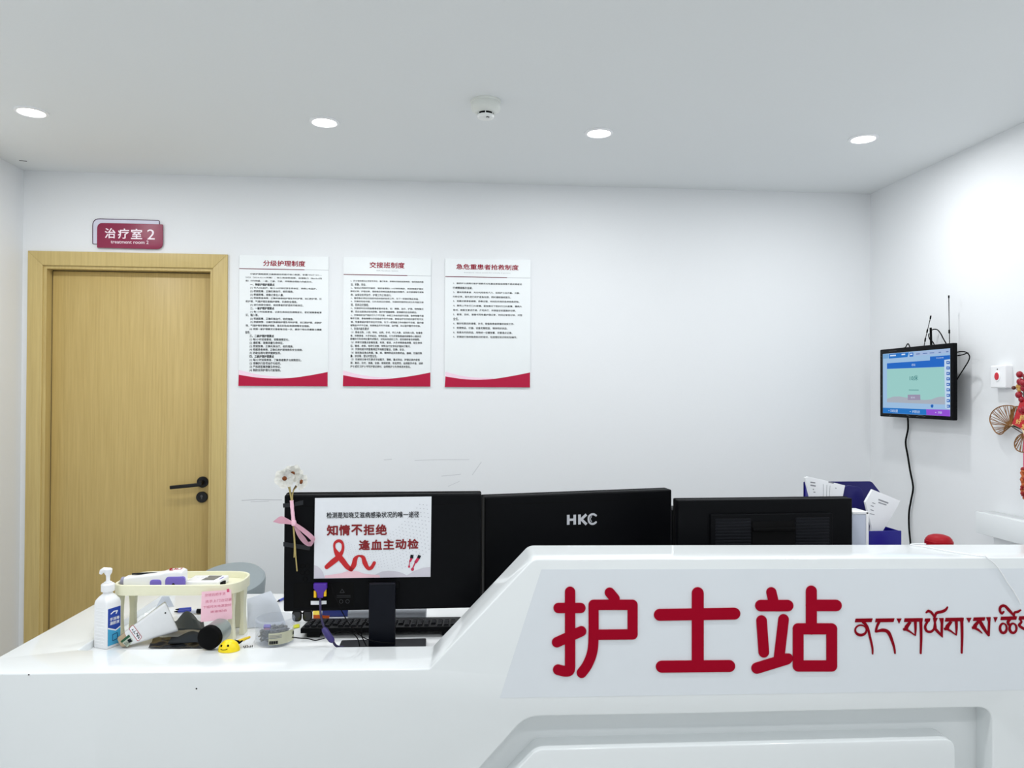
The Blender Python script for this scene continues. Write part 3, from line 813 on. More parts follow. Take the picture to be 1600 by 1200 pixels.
b = B(); b.fbox(M1, uc - wc / 2 - 0.006, M1.uv(598, 918)[1], -0.002, uc + wc / 2 + 0.009, M1.uv(598, 909)[1], 0.010, 0.001); link('stand_socket', b, M_BLACK2, t)

# the taped paper notice
z7 = zoom(480, 770, 7.27)
PN = 0.0022
pu = M1.uvs(z7([(88, 60), (1412, 43), (1400, 955), (75, 975)]), PN)
t = thing('paper_notice', M1.at(pu[3][0], pu[3][1], 0.0), 'white paper with red ribbon and red characters taped to the left monitor', 'notice')
b = B(); b.sheet([M1.at(*pu[3], PN - 0.0009), M1.at(*pu[2], PN - 0.0009), M1.at(*pu[1], PN - 0.0009), M1.at(*pu[0], PN - 0.0009)], 0.0007)
pp = link('sheet', b, mat('notice_paper', (226, 229, 234), 0.6, 0.3), t)
PZ = PN + 0.0006
b = B(); b.text(M1, '检测是知晓艾滋病感染状况的唯一途径', trect(M1, z7([(220, 220), (1272, 280)]), PZ), PZ, 0.014, res=2); link('black_line', b, M_INK, t)
def slanted(b, chars, x0, x1, y0, y1, dy, bold):
    wch = (x1 - x0) / len(chars)
    for k, ch in enumerate(chars):
        yo = dy * k / (len(chars) - 1)
        b.text(M1, ch, trect(M1, z7([(x0 + wch * k + 5, y0 + yo), (x0 + wch * (k + 1) - 7, y1 + yo)]), PZ), PZ, bold, res=3)
b = B(); slanted(b, '知情不拒绝', 217, 912, 365, 487, -8, 0.034); slanted(b, '逢血主动检', 582, 1272, 535, 650, -12, 0.034)
link('red_lines', b, mat('notice_red', (128, 8, 18), 0.5), t)
b = B()
for pts, wd in (([(222, 842), (290, 785), (350, 735), (400, 660), (405, 590), (382, 552), (345, 548), (312, 575), (310, 630), (345, 700), (400, 770), (455, 840), (500, 872)], [50, 62, 60, 34, 26, 34, 34, 26, 24, 60, 62, 55, 44]),
                ([(500, 868), (530, 820), (545, 755), (572, 722), (600, 716)], [46, 56, 50, 26, 18]), ([(600, 716), (635, 735), (655, 795), (690, 855), (730, 850), (762, 795)], [18, 42, 54, 40, 40, 36])):
    q = bez(pts, 6); W = []
    for i in range(len(q)):
        f = i / (len(q) - 1) * (len(wd) - 1); a = int(min(f, len(wd) - 2)); W.append((wd[a] * (1 - f + a) + wd[a + 1] * (f - a)) / 7.27 * 2.32 / F_PX)
    b.union(M1, stroke_loops(M1.uvs(z7([tuple(v) for v in q]), PZ), W, True), PZ, PZ)
rb = link('ribbon_picture', b, mat('ribbon_red', (190, 22, 28), 0.5), t)
b = B(); kpx = 2.32 / F_PX / 7.27
for P1 in ([(1192, 705), (1185, 745)], [(1278, 710), (1262, 745)]): b.stroke(M1, M1.uvs(z7(P1), PZ), 34 * kpx, PZ, PZ, False)
b.mi = 1
for P1, ww in (([(1183, 748), (1170, 775)], 24), ([(1165, 775), (1158, 830)], 9), ([(1158, 838), (1157, 840)], 24), ([(1258, 750), (1235, 785)], 32), ([(1230, 785), (1200, 855)], 14), ([(1197, 868), (1196, 870)], 34)): b.stroke(M1, M1.uvs(z7(P1), PZ), ww * kpx, PZ, PZ)
link('sample_tubes_picture', b, [M_INK, mat('tube_red', (200, 40, 80), 0.5)], t)
b = B()
b.flat(M1, M1.uvs(z7([(78, 822), (110, 830), (150, 862), (180, 905), (200, 970), (78, 972)]), PN + 0.0001), PN + 0.00014)
b.flat(M1, M1.uvs(z7([(760, 935), (850, 895), (920, 885), (1000, 890), (1080, 910), (1130, 938), (1135, 958), (760, 965)]), PN), PN + 0.00014)
b.flat(M1, M1.uvs(z7([(1130, 938), (1230, 882), (1320, 852), (1398, 842), (1397, 952), (1135, 958)]), PN), PN + 0.0002)
b.mi = 1; b.flat(M1, M1.uvs(z7([(200, 940), (380, 915), (470, 885), (560, 888), (650, 920), (820, 935), (830, 962), (200, 969)]), PN), PN + 0.00026)
link('hill_picture', b, [mat('hill_grey', (204, 200, 210), 0.6), mat('hill_pink', (236, 196, 206), 0.6)], t)
b = B()
for row in range(13):
    for k in range(30):
        f = k / 29
        x = 400 + 980 * f + row * 6
        y = 480 + row * 30 + 210 * math.sin((f - 0.05) * 3.4 + 0.35) * (1 if f < 0.5 else 0.55) - (f ** 2.2) * 430 + 30 * row * (f - 0.4)
        if not (92 < x < 1385 and 130 < y < 860): continue
        rr = (3.8 + 4.4 * f) * kpx
        u, v = M1.uv(*z7([(x, y)])[0], PN)
        b.flat(M1, [(u - rr, v), (u, v - rr * 0.7), (u + rr, v), (u, v + rr * 0.7)], PN + 0.00032)
link('dot_pattern', b, mat('dot_grey', (186, 188, 196), 0.6), t)

# flower spray taped to the monitor's left edge
z3 = zoom(420, 720, 6)
def m1(pts, n): return [M1.at(*M1.uv(x, y, n), n) for x, y in pts]
t = thing('flower_spray', m1([(457, 800)], 0.006)[0], 'dried white flowers on stems with a pink ribbon bow taped to the left monitor', 'flowers')
M_STEM = mat('dry_stem', (178, 160, 100), 0.7); M_PETAL = mat('petal_white', (252, 252, 248), 0.6); M_CENT = mat('flower_centre', (120, 62, 18), 0.8)
for P1 in ([(195, 230), (212, 360), (228, 600), (240, 780), (238, 905)], [(150, 190), (185, 250), (216, 400), (232, 620), (245, 800), (265, 1035)], [(268, 235), (228, 290), (222, 400), (236, 640), (252, 870)]):
    b = B(); q = bez(z3(P1), 5); b.tube(m1([tuple(v) for v in q], 0.008), 0.0019, 6); link('stem', b, M_STEM, t)
def flower(cx, cy, rp, tilt, npet, n, phase=0.0, squash=1.0):
    c = m1(z3([(cx, cy)]), n)[0]
    M = Matrix.Translation(c) @ M1.mat().to_3x3().to_4x4() @ Matrix.Rotation(tilt[0], 4, 'X') @ Matrix.Rotation(tilt[1], 4, 'Y')
    for k in range(npet):
        b = B(); a = phase + k * 2 * math.pi / npet
        prof = []
        tt = bmesh.new(); G = []
        for i in range(6):
            rr = rp * (0.12 + 0.88 * i / 5); row = []
            for j in range(7):
                x = (j - 3) / 3.0; wdt = rp * 0.56 * math.sin(math.pi * min(0.98, 0.14 + 0.72 * i / 5)) ** 0.7
                row.append(tt.verts.new((rr - abs(x) ** 2 * rp * 0.16 * (i / 5), x * wdt, rp * (0.10 * (i / 5) ** 2 + 0.10 * x * x))))
            G.append(row)
        for i in range(5):
            for j in range(6): tt.faces.new((G[i][j], G[i + 1][j], G[i + 1][j + 1], G[i][j + 1]))
        bmesh.ops.solidify(tt, geom=list(tt.faces), thickness=0.0006)
        b.merge(tt, M @ Matrix.Scale(squash, 4, Vector((0, 1, 0))) @ Matrix.Rotation(a, 4, 'Z'))
        link('petal', b, M_PETAL, t)
    b = B(); b.lathe([(0, 0.004), (0.004, 0.0035), (0.007, 0.001), (0.0072, -0.002), (0, -0.003)], M, 14); link('flower_centre', b, M_CENT, t)
flower(148, 165, 0.031, (0.1, 0.0), 6, 0.020, 0.3)
flower(222, 118, 0.031, (0.35, 0.35), 6, 0.012, 0.0)
flower(302, 196, 0.026, (0.2, 1.0), 5, 0.006, 0.6)
b = B(); b.tube(m1(z3([(268, 215), (262, 232), (240, 262), (226, 285)]), 0.007), [0.0025, 0.0038, 0.0028, 0.0015], 8); link('bud', b, mat('bud_brown', (96, 72, 40), 0.8), t)
M_PINK = mat('ribbon_pink', (246, 196, 214), 0.45, sheen=0.3)
b = B(); q = bez(z3([(214, 372), (220, 450), (228, 530), (232, 590)]), 4); b.tube(m1([tuple(v) for v in q], 0.008), [0.0052 if i % 3 else 0.0058 for i in range(len(q))], 10)
b.lathe([(0, 0.010), (0.006, 0.008), (0.0085, 0.0), (0.006, -0.008), (0, -0.010)], Matrix.Translation(m1(z3([(234, 582)]), 0.010)[0]), 14)
link('ribbon_wrap', b, M_PINK, t)
def ribbon_band(edge1, edge2, n0, n1):
    A, Bq = bez(z3(edge1), 6), bez(z3(edge2), 6); b = B(); tt = bmesh.new(); va = []; vb = []
    for i, (p, q) in enumerate(zip(A, Bq)):
        nn = n0 + (n1 - n0) * math.sin(math.pi * i / (len(A) - 1))
        va.append(tt.verts.new(m1([tuple(p)], nn)[0])); vb.append(tt.verts.new(m1([tuple(q)], nn + 0.003)[0]))
    for i in range(len(va) - 1): tt.faces.new((va[i], va[i + 1], vb[i + 1], vb[i]))
    bmesh.ops.solidify(tt, geom=list(tt.faces), thickness=0.0008)
    b.merge(tt); return link('ribbon_loop', b, M_PINK, t)
ribbon_band([(226, 572), (170, 540), (110, 520), (38, 572)], [(222, 600), (160, 592), (110, 590), (60, 578)], 0.010, 0.018)
ribbon_band([(240, 572), (330, 630), (415, 700), (434, 738), (400, 800)], [(236, 600), (300, 660), (370, 720), (396, 752), (372, 760)], 0.010, 0.022)
ribbon_band([(228, 592), (262, 690), (310, 760), (360, 798), (400, 800)], [(252, 590), (300, 670), (340, 718), (362, 752), (380, 770)], 0.008, 0.014)
M_TAPE = mat('dark_tape', (34, 36, 40), 0.3, 0.3)
for P1 in ([(132, 400), (238, 392), (236, 430), (134, 440)], [(246, 388), (322, 370), (320, 412), (246, 426)], [(136, 760), (390, 800), (382, 840), (136, 802)]):
    b = B(); b.slab(M1, [M1.uvs(z3(P1), 0.001)], 0.0006, 0.0012); link('tape_strip', b, M_TAPE, t)

# purple video cable and thin black leads
M_PURPLE = mat('plug_purple', (74, 34, 150), 0.4); M_YEL = mat('thumbscrew_yellow', (240, 190, 30), 0.4); M_CORD = mat('cord_blue_black', (38, 30, 72), 0.45)
t = thing('video_cable', M1.at(*M1.uv(500, 925), 0.01), 'dark blue video cable with purple plug and yellow screws on the left monitor', 'cable')
b = B(); b.slab(M1, [rounded(M1.uvs(z4([(318, 173), (428, 173), (430, 212), (404, 246), (398, 290), (352, 290), (346, 246), (318, 212)]), 0.018), 0.001)], 0.002, 0.018, 0.0015); link('plug', b, M_PURPLE, t)
for x in (333, 415):
    u, v0 = M1.uv(*z4([(x, 284 if x < 400 else 274)])[0], 0.012); v1 = M1.uv(*z4([(x, 228 if x < 400 else 220)])[0], 0.012)[1]
    b = B(); b.tube([M1.at(u, v0, 0.012), M1.at(u, v1, 0.012)], 0.0045, 12); link('thumbscrew', b, M_YEL, t)
def m1n(pts): return [M1.at(*M1.uv(x, y, n), n) for x, y, n in pts]
zz = lambda L: [(430 + x / 5.3333, 880 + y / 5.3333, n) for x, y, n in L]
b = B(); b.tube(bez(m1n(zz([(374, 288, .012), (376, 340, .02), (380, 430, .045), (396, 500, .055), (415, 555, .06)])), 6), 0.0036, 10)
b.tube(bez(m1n(zz([(480, 645, .064), (496, 676, .064), (520, 694, .062), (570, 700, .059)])), 5), 0.0036, 10); link('cord', b, M_CORD, t)
b = B(); b.tube(m1n(zz([(402, 540, .058), (412, 556, .06), (440, 600, .062), (470, 640, .064), (482, 655, .064)])), [0.006, 0.0095, 0.0098, 0.0095, 0.006], 12); link('ferrite_bead', b, mat('ferrite_indigo', (52, 42, 108), 0.4), t)
for P1, lab in (([(455, 172, .004), (472, 200, .02), (492, 268, .03), (560, 410, .04), (640, 540, .05), (735, 618, .055), (850, 655, .058), (1000, 668, .05)], 'thin black lead slanting from the left monitor port past its stand'),
                ([(776, 505, .045), (748, 490, .05), (722, 520, .05), (718, 596, .05), (735, 640, .052), (760, 690, .055)], 'short black lead looping beside the stand column of the left monitor'),
                ([(496, 585, .05), (560, 568, .052), (640, 582, .055), (688, 632, .06), (704, 694, .066)], 'thin black lead arching over the stand base of the left monitor'),
                ([(140, 616, .02), (200, 624, .03), (270, 628, .035), (335, 642, .04), (410, 626, .05)], 'thin black lead lying between the clip jar and the purple cable')):
    p = m1n(zz(P1)); b = B(); b.tube(bez(p, 6), 0.0016, 6)
    tag(link('black_lead', b, M_BLACK2, loc=p[0]), lab, 'cable', 'thin black leads around the left monitor')

# second monitor
p = at_d(757.5, 776, 2.39); M2 = Frame((p.x, p.y, 0), turned(17.4), Z)
t = thing('computer_monitor', M2.at(0.3, ZD, 0), 'black monitor with silver brand lettering on its back, tallest edge at right', 'monitor', 'monitors on the counter worktop')
c1, c2 = M2.uv(757.5, 776), M2.uv(1050, 765); zq = zoom(740, 740, 4)
r = (c1[0], max(c1[1], c2[1]) - 0.36, c2[0], (c1[1] + c2[1]) / 2)
b = B(); b.slab(M2, [rrect(r, 0.006)], -0.034, 0.0, 0.006); sh = link('back_shell', b, M_BLACK, t)
b = B(); b.slab(M2, [rrect((r[0] - 0.001, r[1], r[2] + 0.001, r[3] + 0.001), 0.006)], -0.046, -0.030, 0.002); link('bezel', b, M_BLACK2, t)
b = B(); b.flat(M2, M2.uvs(zq([(165, 192), (1160, 155), (1160, 160), (165, 198)])), 0.0004); link('groove', b, M_BLACK2, sh)
b = B(); L = []; k2 = 2.4 / F_PX / 4
for P1, ww in (([(592, 258), (592, 320)], 18), ([(632, 257), (632, 319)], 18), ([(592, 289), (632, 288)], 15), ([(662, 256), (662, 318)], 18), ([(705, 256), (670, 288)], 17), ([(672, 284), (706, 318)], 17),
               ([(765, 262), (750, 254), (732, 258), (720, 272), (720, 296), (732, 312), (750, 314), (765, 304)], 13), ([(738, 268), (730, 284), (738, 300)], 4)):
    q = P1 if len(P1) == 2 else [tuple(v) for v in bez(P1, 4)]
    L += stroke_loops(M2.uvs(zq(q), 0.001), ww * k2, len(P1) > 2)
b.union(M2, L, 0, 0.001); link('brand_lettering', b, mat('silver_print', (196, 198, 204), 0.4), sh)
stand(t, M2, (r[0] + r[2]) / 2, 0.08, r[1] + 0.06, ((r[0] + r[2]) / 2 - 0.11, (r[0] + r[2]) / 2 + 0.11), -0.10, 0.05)

# third monitor
p = at_d(1059.5, 782, 2.365); M3 = Frame((p.x, p.y, 0), turned(6.2), Z)
t = thing('computer_monitor', M3.at(0.27, ZD, 0), 'black monitor with a ribbed vent panel on its back, right of the three', 'monitor', 'monitors on the counter worktop')
c1, c2 = M3.uv(1059.5, 782), M3.uv(1332, 778.5); zr = zoom(1040, 700, 4)
r = (c1[0], c1[1] - 0.335, c2[0], (c1[1] + c2[1]) / 2)
b = B(); b.slab(M3, [rrect(r, 0.004)], -0.03, 0.0, 0.004); sh = link('back_shell', b, M_BLACK, t)
b = B(); b.slab(M3, [rrect((r[0] - 0.001, r[1], r[2] + 0.001, r[3] + 0.001), 0.004)], -0.045, -0.028, 0.002); link('bezel', b, M_BLACK2, t)
u0, v1 = M3.uv(*zr([(275, 412)])[0]); u1 = M3.uv(*zr([(1035, 405)])[0])[0]
b = B(); b.slab(M3, [rrect((u0, v1 - 0.2, u1, v1), 0.004)], -0.001, 0.010, 0.003)
vp = link('vent_panel', b, M_BLACK, t)
ha, hb = M3.uv(*zr([(540, 458)])[0], 0.01), M3.uv(*zr([(805, 455)])[0], 0.01)
for x0, x1 in ((u0 + 0.015, ha[0] - 0.004), (hb[0] + 0.004, u1 - 0.012)):
    b = B()
    for k in range(15): b.fbox(M3, x0, v1 - 0.0192 - k * 0.0098, 0.009, x1, v1 - 0.014 - k * 0.0098, 0.0128, 0.001)
    b.fbox(M3, x0, v1 - 0.16, 0.009, x1, v1 - 0.014, 0.0102)
    link('vent_ribs', b, M_GRAYBLK, vp)
b = B(); b.fbox(M3, ha[0], ha[1] - 0.17, 0.009, hb[0], ha[1], 0.0125, 0.001); b.fbox(M3, ha[0], ha[1] - 0.03, 0.010, hb[0], ha[1] - 0.019, 0.021, 0.002)
link('handle_recess', b, M_BLACK2, vp)
stand(t, M3, (r[0] + r[2]) / 2, 0.08, r[1] + 0.06, ((r[0] + r[2]) / 2 - 0.11, (r[0] + r[2]) / 2 + 0.11), -0.10, 0.05)
# black box between monitors two and three
f = fr_at(1055, 2.74, 6); ut = f.uv(1055, 796.5)
b = B(); b.fbox(f, ut[0] - 0.05, ZD, -0.10, ut[0] + 0.05, ut[1], 0, 0.004)
tag(link('black_box', b, M_BLACK, loc=f.at(ut[0], ZD, 0)), 'black box seen in the gap between the lettered and the ribbed monitor', 'box')

# keyboard
kc = at_z(586, 995, ZD)
tilt = math.radians(-5)
KV = (-Frame(kc, turned(3.0), Z).n * math.cos(tilt) + Z * math.sin(tilt))
KF = Frame(kc + Z * 0.029, turned(3.0), KV)      # u along, v towards the user, n up out of the keys
k0 = KF.uv(461, 990)[0]; k1 = k0 + 0.50
t = thing('keyboard', KF.at((k0 + k1) / 2, 0.07, -0.02), 'black keyboard lying under the left monitor, seen from its rear', 'keyboard')
b = B(); b.slab(KF, [rounded([(k0, 0), (k1, 0), (k1, 0.148), (k0, 0.148)], 0.006)], -0.015, 0.0, 0.002)
b.fbox(KF, k0 + 0.02, 0.003, -0.027, k0 + 0.06, 0.012, -0.014); b.fbox(KF, k1 - 0.06, 0.003, -0.027, k1 - 0.02, 0.012, -0.014)
link('base', b, M_BLACK, t)
b = B(); tt = bmesh.new(); bmesh.ops.create_cube(tt, size=1.0)
for v in tt.verts:
    sc2 = 0.0165 if v.co.z < 0 else 0.0125
    v.co = Vector((v.co.x * sc2, v.co.y * sc2, 0.0035 if v.co.z > 0 else -0.0035))
bmesh.ops.bevel(tt, geom=list(tt.edges), offset=0.001, segments=2, affect='EDGES')
b.merge(tt, KF.mat().to_3x3().to_4x4())
key = link('key', b, M_GRAYBLK, t)
spots = [(k0 + 0.017 + i * 0.0208, 0.022 + j * 0.0212) for j in range(5) for i in range(23) if not (j == 0 and i % 5 == 4)]
for i, (u, v) in enumerate(spots[:100]):
    o = key if i == 0 else key.copy()
    if i: sc.collection.objects.link(o); o.parent = t
    o.location = KF.at(u, v, 0.003)  - OFF[t.name]
mv = key.data
for v in mv.vertices: v.co += OFF[t.name]

# ------------------------------------------------------------------ things on the left of the worktop
zl = zoom(120, 870, 7.5)                          # left close-up
zm = zoom(260, 870, 7.5)                          # right close-up
def loft(b, rings, caps=True):
    t = bmesh.new(); R = [[t.verts.new(p) for p in r] for r in rings]; n = len(R[0])
    for A, Bq in zip(R, R[1:]):
        for k in range(n): t.faces.new((A[k], A[(k + 1) % n], Bq[(k + 1) % n], Bq[k]))
    if caps: t.faces.new(R[0][::-1]); t.faces.new(R[-1])
    bmesh.ops.recalc_face_normals(t, faces=t.faces)
    return b.merge(t)
def ident(fr, u, v, n): return fr.mat(u, v, n)

# hand sanitizer
pc = at_d(156, 1000, 2.252)
SF = Frame((pc.x, pc.y, ZD), turned(-21), Z)      # ribbed side faces n
t = thing('sanitizer_bottle', SF.at(0, 0, 0), 'white pump bottle of hand sanitizer with blue label at the left end of the counter', 'bottle')
HB = 0.131; hw = 0.0265
b = B(); rings = []
for z, k, rr in ((0.0, 0.96, 0.006), (0.003, 1.0, 0.006), (HB * 0.5, 1.0, 0.006), (HB, 1.0, 0.006), (HB + 0.009, 0.95, 0.009), (HB + 0.019, 0.76, 0.014), (HB + 0.026, 0.52, 0.014), (HB + 0.028, 0.47, 0.0136), (HB + 0.036, 0.47, 0.0136)):
    h = hw * k
    rings.append([SF.at(x, z, y - hw) for x, y in rounded([(-h, -h), (h, -h), (h, h), (-h, h)], min(rr, h * 0.97), 5)])
loft(b, rings); link('bottle_body', b, M_WHITE, t)
b = B()
for k in range(12):
    z = 0.012 + k * 0.0098
    b.box((-0.001, z, 0.0), (0.034, 0.0032, 0.0016), 0.0007, SF.mat())
link('grip_ribs', b, M_WHITE, bpy.data.objects['bottle_body'])
LF = Frame(SF.at(hw, 0, -hw), -SF.n, Z)           # label side
b = B(); b.slab(LF, [rounded([(-0.022, 0.008), (0.022, 0.008), (0.022, 0.118), (-0.022, 0.118)], 0.002)], 0, 0.0006)
lbl = link('label', b, mat('label_blue', (20, 62, 160), 0.35), t)
b = B(); b.slab(LF, [[(-0.022, 0.008), (0.022, 0.008), (0.022, 0.055), (0.005, 0.048), (-0.022, 0.060)]], 0, 0.0009)
link('label_foot', b, mat('label_cyan', (70, 168, 214), 0.35), lbl)
b = B(); b.slab(LF, [[(-0.022, 0.059), (0.005, 0.047), (0.022, 0.054), (0.022, 0.058), (0.005, 0.051), (-0.022, 0.063)]], 0, 0.0011)
b.text(LF, '手消毒', (-0.016, 0.080, 0.018, 0.090), 0.0010, 0.02, res=1); b.text(LF, '凝胶液', (-0.016, 0.068, 0.018, 0.078), 0.0010, 0.02, res=1)
b.stroke(LF, [(-0.012, 0.102), (-0.002, 0.107), (0.010, 0.106), (0.006, 0.099)], 0.0035, 0.001, 0.0012)
link('label_lettering', b, M_PAPER, lbl)
b = B(); b.stroke(LF, [(-0.006, 0.020), (-0.006, 0.038), (0.010, 0.040), (0.012, 0.022), (-0.004, 0.020)], 0.0018, 0.001, 0.0013); link('label_picture', b, mat('label_navy', (16, 40, 96), 0.4), lbl)
Mb = Matrix.Translation(SF.at(0, 0, -hw))
b = B(); b.lathe([(0.0185, HB + 0.034), (0.019, HB + 0.036), (0.019, HB + 0.054), (0.0165, HB + 0.057), (0.0115, HB + 0.058), (0.0115, HB + 0.061), (0, HB + 0.061)], Mb, 40)
link('screw_cap', b, M_WHITE, t)
b = B(); b.lathe([(0.0085, HB + 0.060), (0.0055, HB + 0.066), (0.0058, HB + 0.080), (0.0105, HB + 0.088), (0.0118, HB + 0.099), (0.008, HB + 0.1025), (0, HB + 0.103)], Mb, 28)
hz = HB + 0.096
q0 = SF.at(0, 0, -hw)
dirn = turned(0) * -1
b.tube([q0 + Z * hz, q0 + Z * (hz + 0.001) + dirn * 0.012, q0 + Z * (hz - 0.003) + dirn * 0.019, q0 + Z * (hz - 0.011) + dirn * 0.0225], [0.0085, 0.0082, 0.0068, 0.0045], 12)
link('pump_head', b, M_WHITE, t)

# cream plastic rack
M_CREAM = mat('cream_plastic', (236, 234, 206), 0.4, 0.4)
BF = fr_at(272, 2.305, 2.0)
zt_ = BF.uv(272, 914.5)[1]
bu0, bu1 = BF.uv(170.5, 915)[0], BF.uv(373.5, 915)[0] - 0.004
BD = 0.185
BP = Plan0(BF)
t = thing('storage_rack', BF.at((bu0 + bu1) / 2, ZD, -BD / 2), 'cream plastic tray rack on posts beside the sanitizer, thermometers on top', 'rack')
def rim(i): return rounded([(bu0 + i, i), (bu1 - i, i), (bu1 - i, BD - i), (bu0 + i, BD - i)], [0.055 - i * 0.8, 0.075 - i * 0.8, 0.085 - i * 0.8, 0.07 - i * 0.8], 10)
b = B(); b.slab(BP, [rim(0), rim(0.007)], zt_ - 0.031, zt_, 0.002); link('rim', b, M_CREAM, t)
b = B(); b.slab(BP, [rim(0.005)], zt_ - 0.026, zt_ - 0.021); link('tray_floor', b, M_CREAM, t)
def post(u, v, wu, wv, flare=0.0):
    b = B(); rings = []
    for k in range(7):
        f = k / 6; s_ = 1 - 0.30 * math.sin(math.pi * f) + flare * (1 - f)
        rings.append([BP.at(u + x, v + y, ZD + (zt_ - 0.028 - ZD) * f) for x, y in rounded([(-wu * s_, -wv * s_), (wu * s_, -wv * s_), (wu * s_, wv * s_), (-wu * s_, wv * s_)], 0.003, 3)])
    loft(b, rings); link('post', b, M_CREAM, t)
post(bu0 + 0.013, 0.045, 0.009, 0.016); post(bu1 - 0.03, 0.035, 0.012, 0.014); post(bu1 - 0.014, 0.10, 0.008, 0.020); post(bu0 + 0.034, 0.085, 0.012, 0.012); post(bu1 - 0.05, BD - 0.02, 0.014, 0.009)
ztr = zt_ - 0.021                                 # top of the tray floor

# forehead thermometer lying on the tray
def tray(px, n, z=0.0):                           # place above the tray by pixel column
    return (BF.uv(px, 905, n)[0])
TF = Frame(BF.at(0, 0, -0.055), BF.u, Z)
x0, x1 = TF.uv(196, 905)[0], TF.uv(290, 905)[0]
t = thing('forehead_thermometer', TF.at((x0 + x1) / 2, ztr, 0), 'white forehead thermometer gun with violet buttons lying on the cream rack', 'thermometer')
M_VIOLET = mat('violet_plastic', (120, 104, 196), 0.35)
b = B(); rings = []
for f, h0, h1, dp in ((0, 0.010, 0.030, 0.014), (0.02, 0.004, 0.036, 0.019), (0.3, 0.001, 0.043, 0.023), (0.62, 0.001, 0.049, 0.024), (0.72, 0.001, 0.055, 0.025), (0.92, 0.001, 0.058, 0.025), (0.985, 0.003, 0.054, 0.022), (1.0, 0.010, 0.047, 0.016)):
    u = x0 + (x1 - x0) * f
    rings.append([TF.at(u, ztr + y, x) for x, y in rounded([(-dp, h0), (dp, h0), (dp, h1), (-dp, h1)], 0.009, 5)])
loft(b, rings); tb = link('thermometer_body', b, M_WHITE, t)
b = B(); b.lathe([(0.010, 0.0), (0.014, 0.0), (0.0145, 0.012), (0.009, 0.014), (0.008, 0.004), (0, 0.004)], TF.mat(x0 - 0.010, ztr + 0.020, 0) @ Matrix.Rotation(math.pi / 2, 4, 'Y'), 24); link('sensor_nozzle', b, mat('nozzle_grey', (150, 148, 170), 0.35), t)
for a0, a1, h0, h1 in ((234, 252, 0.010, 0.031), (258, 289, 0.008, 0.040)):
    ua, ub = TF.uv(a0, 908, 0.026)[0], TF.uv(a1, 908, 0.026)[0]
    b = B(); b.slab(TF, [rounded([(ua, ztr + h0), (ub, ztr + h0), (ub, ztr + h1), (ua, ztr + h1)], [0.004, 0.004, 0.010, 0.014])], 0.020, 0.0275, 0.002); link('violet_button', b, M_VIOLET, t)
ua = TF.uv(271, 908, 0.027)[0]
b = B(); b.lathe([(0, 0), (0.0045, 0), (0.0045, 0.0012), (0, 0.0012)], TF.mat(ua, ztr + 0.016, 0.0272), 16); link('button_dot', b, M_BLACK2, t)
TT = Frame(TF.at(0, ztr, 0), TF.u, -TF.n)         # top of the body, seen from above
b = B(); b.stroke(TT, [(x0 + 0.025, -0.010), (x0 + 0.05, -0.004), (x0 + 0.075, 0.000), (x0 + 0.105, 0.003)], [0.002, 0.010, 0.007, 0.002], 0.0425, 0.0472); link('black_mark', b, M_INK, tb)
b = B(); u = x1 - 0.045
b.stroke(TT, [(u, 0.010), (u - 0.004, 0.000), (u + 0.002, -0.010)], 0.0018, 0.056, 0.0587); b.stroke(TT, [(u + 0.030, 0.012), (u + 0.031, -0.004), (u + 0.024, -0.010)], 0.0022, 0.056, 0.0587)
b.stroke(TT, [(u, -0.012), (u + 0.012, -0.014)], 0.0014, 0.056, 0.0587); b.stroke(TT, [(u + 0.013, 0.006), (u + 0.012, -0.006)], 0.0016, 0.056, 0.0587); b.stroke(TT, [(u + 0.019, 0.007), (u + 0.018, -0.006)], 0.0016, 0.056, 0.0587)
link('red_mark', b, M_REDINK, tb)
# flat handheld meter beside it
GF = Frame(BF.at(0, 0, -0.085), BF.u, Z)
g0, g1 = GF.uv(298, 903)[0], GF.uv(351, 903)[0]
t = thing('handheld_meter', GF.at((g0 + g1) / 2, ztr, 0), 'flat white handheld meter with grey screen at the right end of the cream rack', 'meter')
GP = Plan0(GF)
b = B(); b.slab(GP, [rounded([(g0 - 0.004, -0.036), (g1 - 0.006, -0.038), (g1, 0.046), (g0 - 0.004, 0.046)], 0.008)], ztr + 0.001, ztr + 0.020, 0.004); mb_ = link('meter_body', b, M_WHITE, t)
b = B(); b.slab(GP, [[(g1 - 0.066, -0.020), (g1 - 0.026, -0.020), (g1 - 0.020, 0.036), (g1 - 0.060, 0.036)]], ztr + 0.018, ztr + 0.0206); link('meter_screen', b, mat('lcd_grey', (118, 122, 126), 0.25), t)
b = B(); b.slab(GP, [[(g1 - 0.014, -0.01), (g1 - 0.010, -0.01), (g1 - 0.008, 0.02), (g1 - 0.012, 0.02)]], ztr + 0.018, ztr + 0.0206); link('meter_print', b, M_VIOLET, t)
for k in range(3):
    b = B(); b.lathe([(0, 0.0008), (0.0045, 0.0006), (0.0055, 0)], Matrix.Translation(GP.at(g0 + 0.018 + k * 0.013, 0.016, ztr + 0.0200)), 16); link('meter_button', b, mat('button_white', (226, 226, 230), 0.4), t)
b = B(); b.slab(GP, [[(g1 - 0.005, -0.026), (g1 + 0.003, -0.022), (g1 + 0.004, 0.0), (g1 - 0.002, 0.0)]], ztr + 0.004, ztr + 0.014); link('meter_socket', b, M_BLACK2, t)

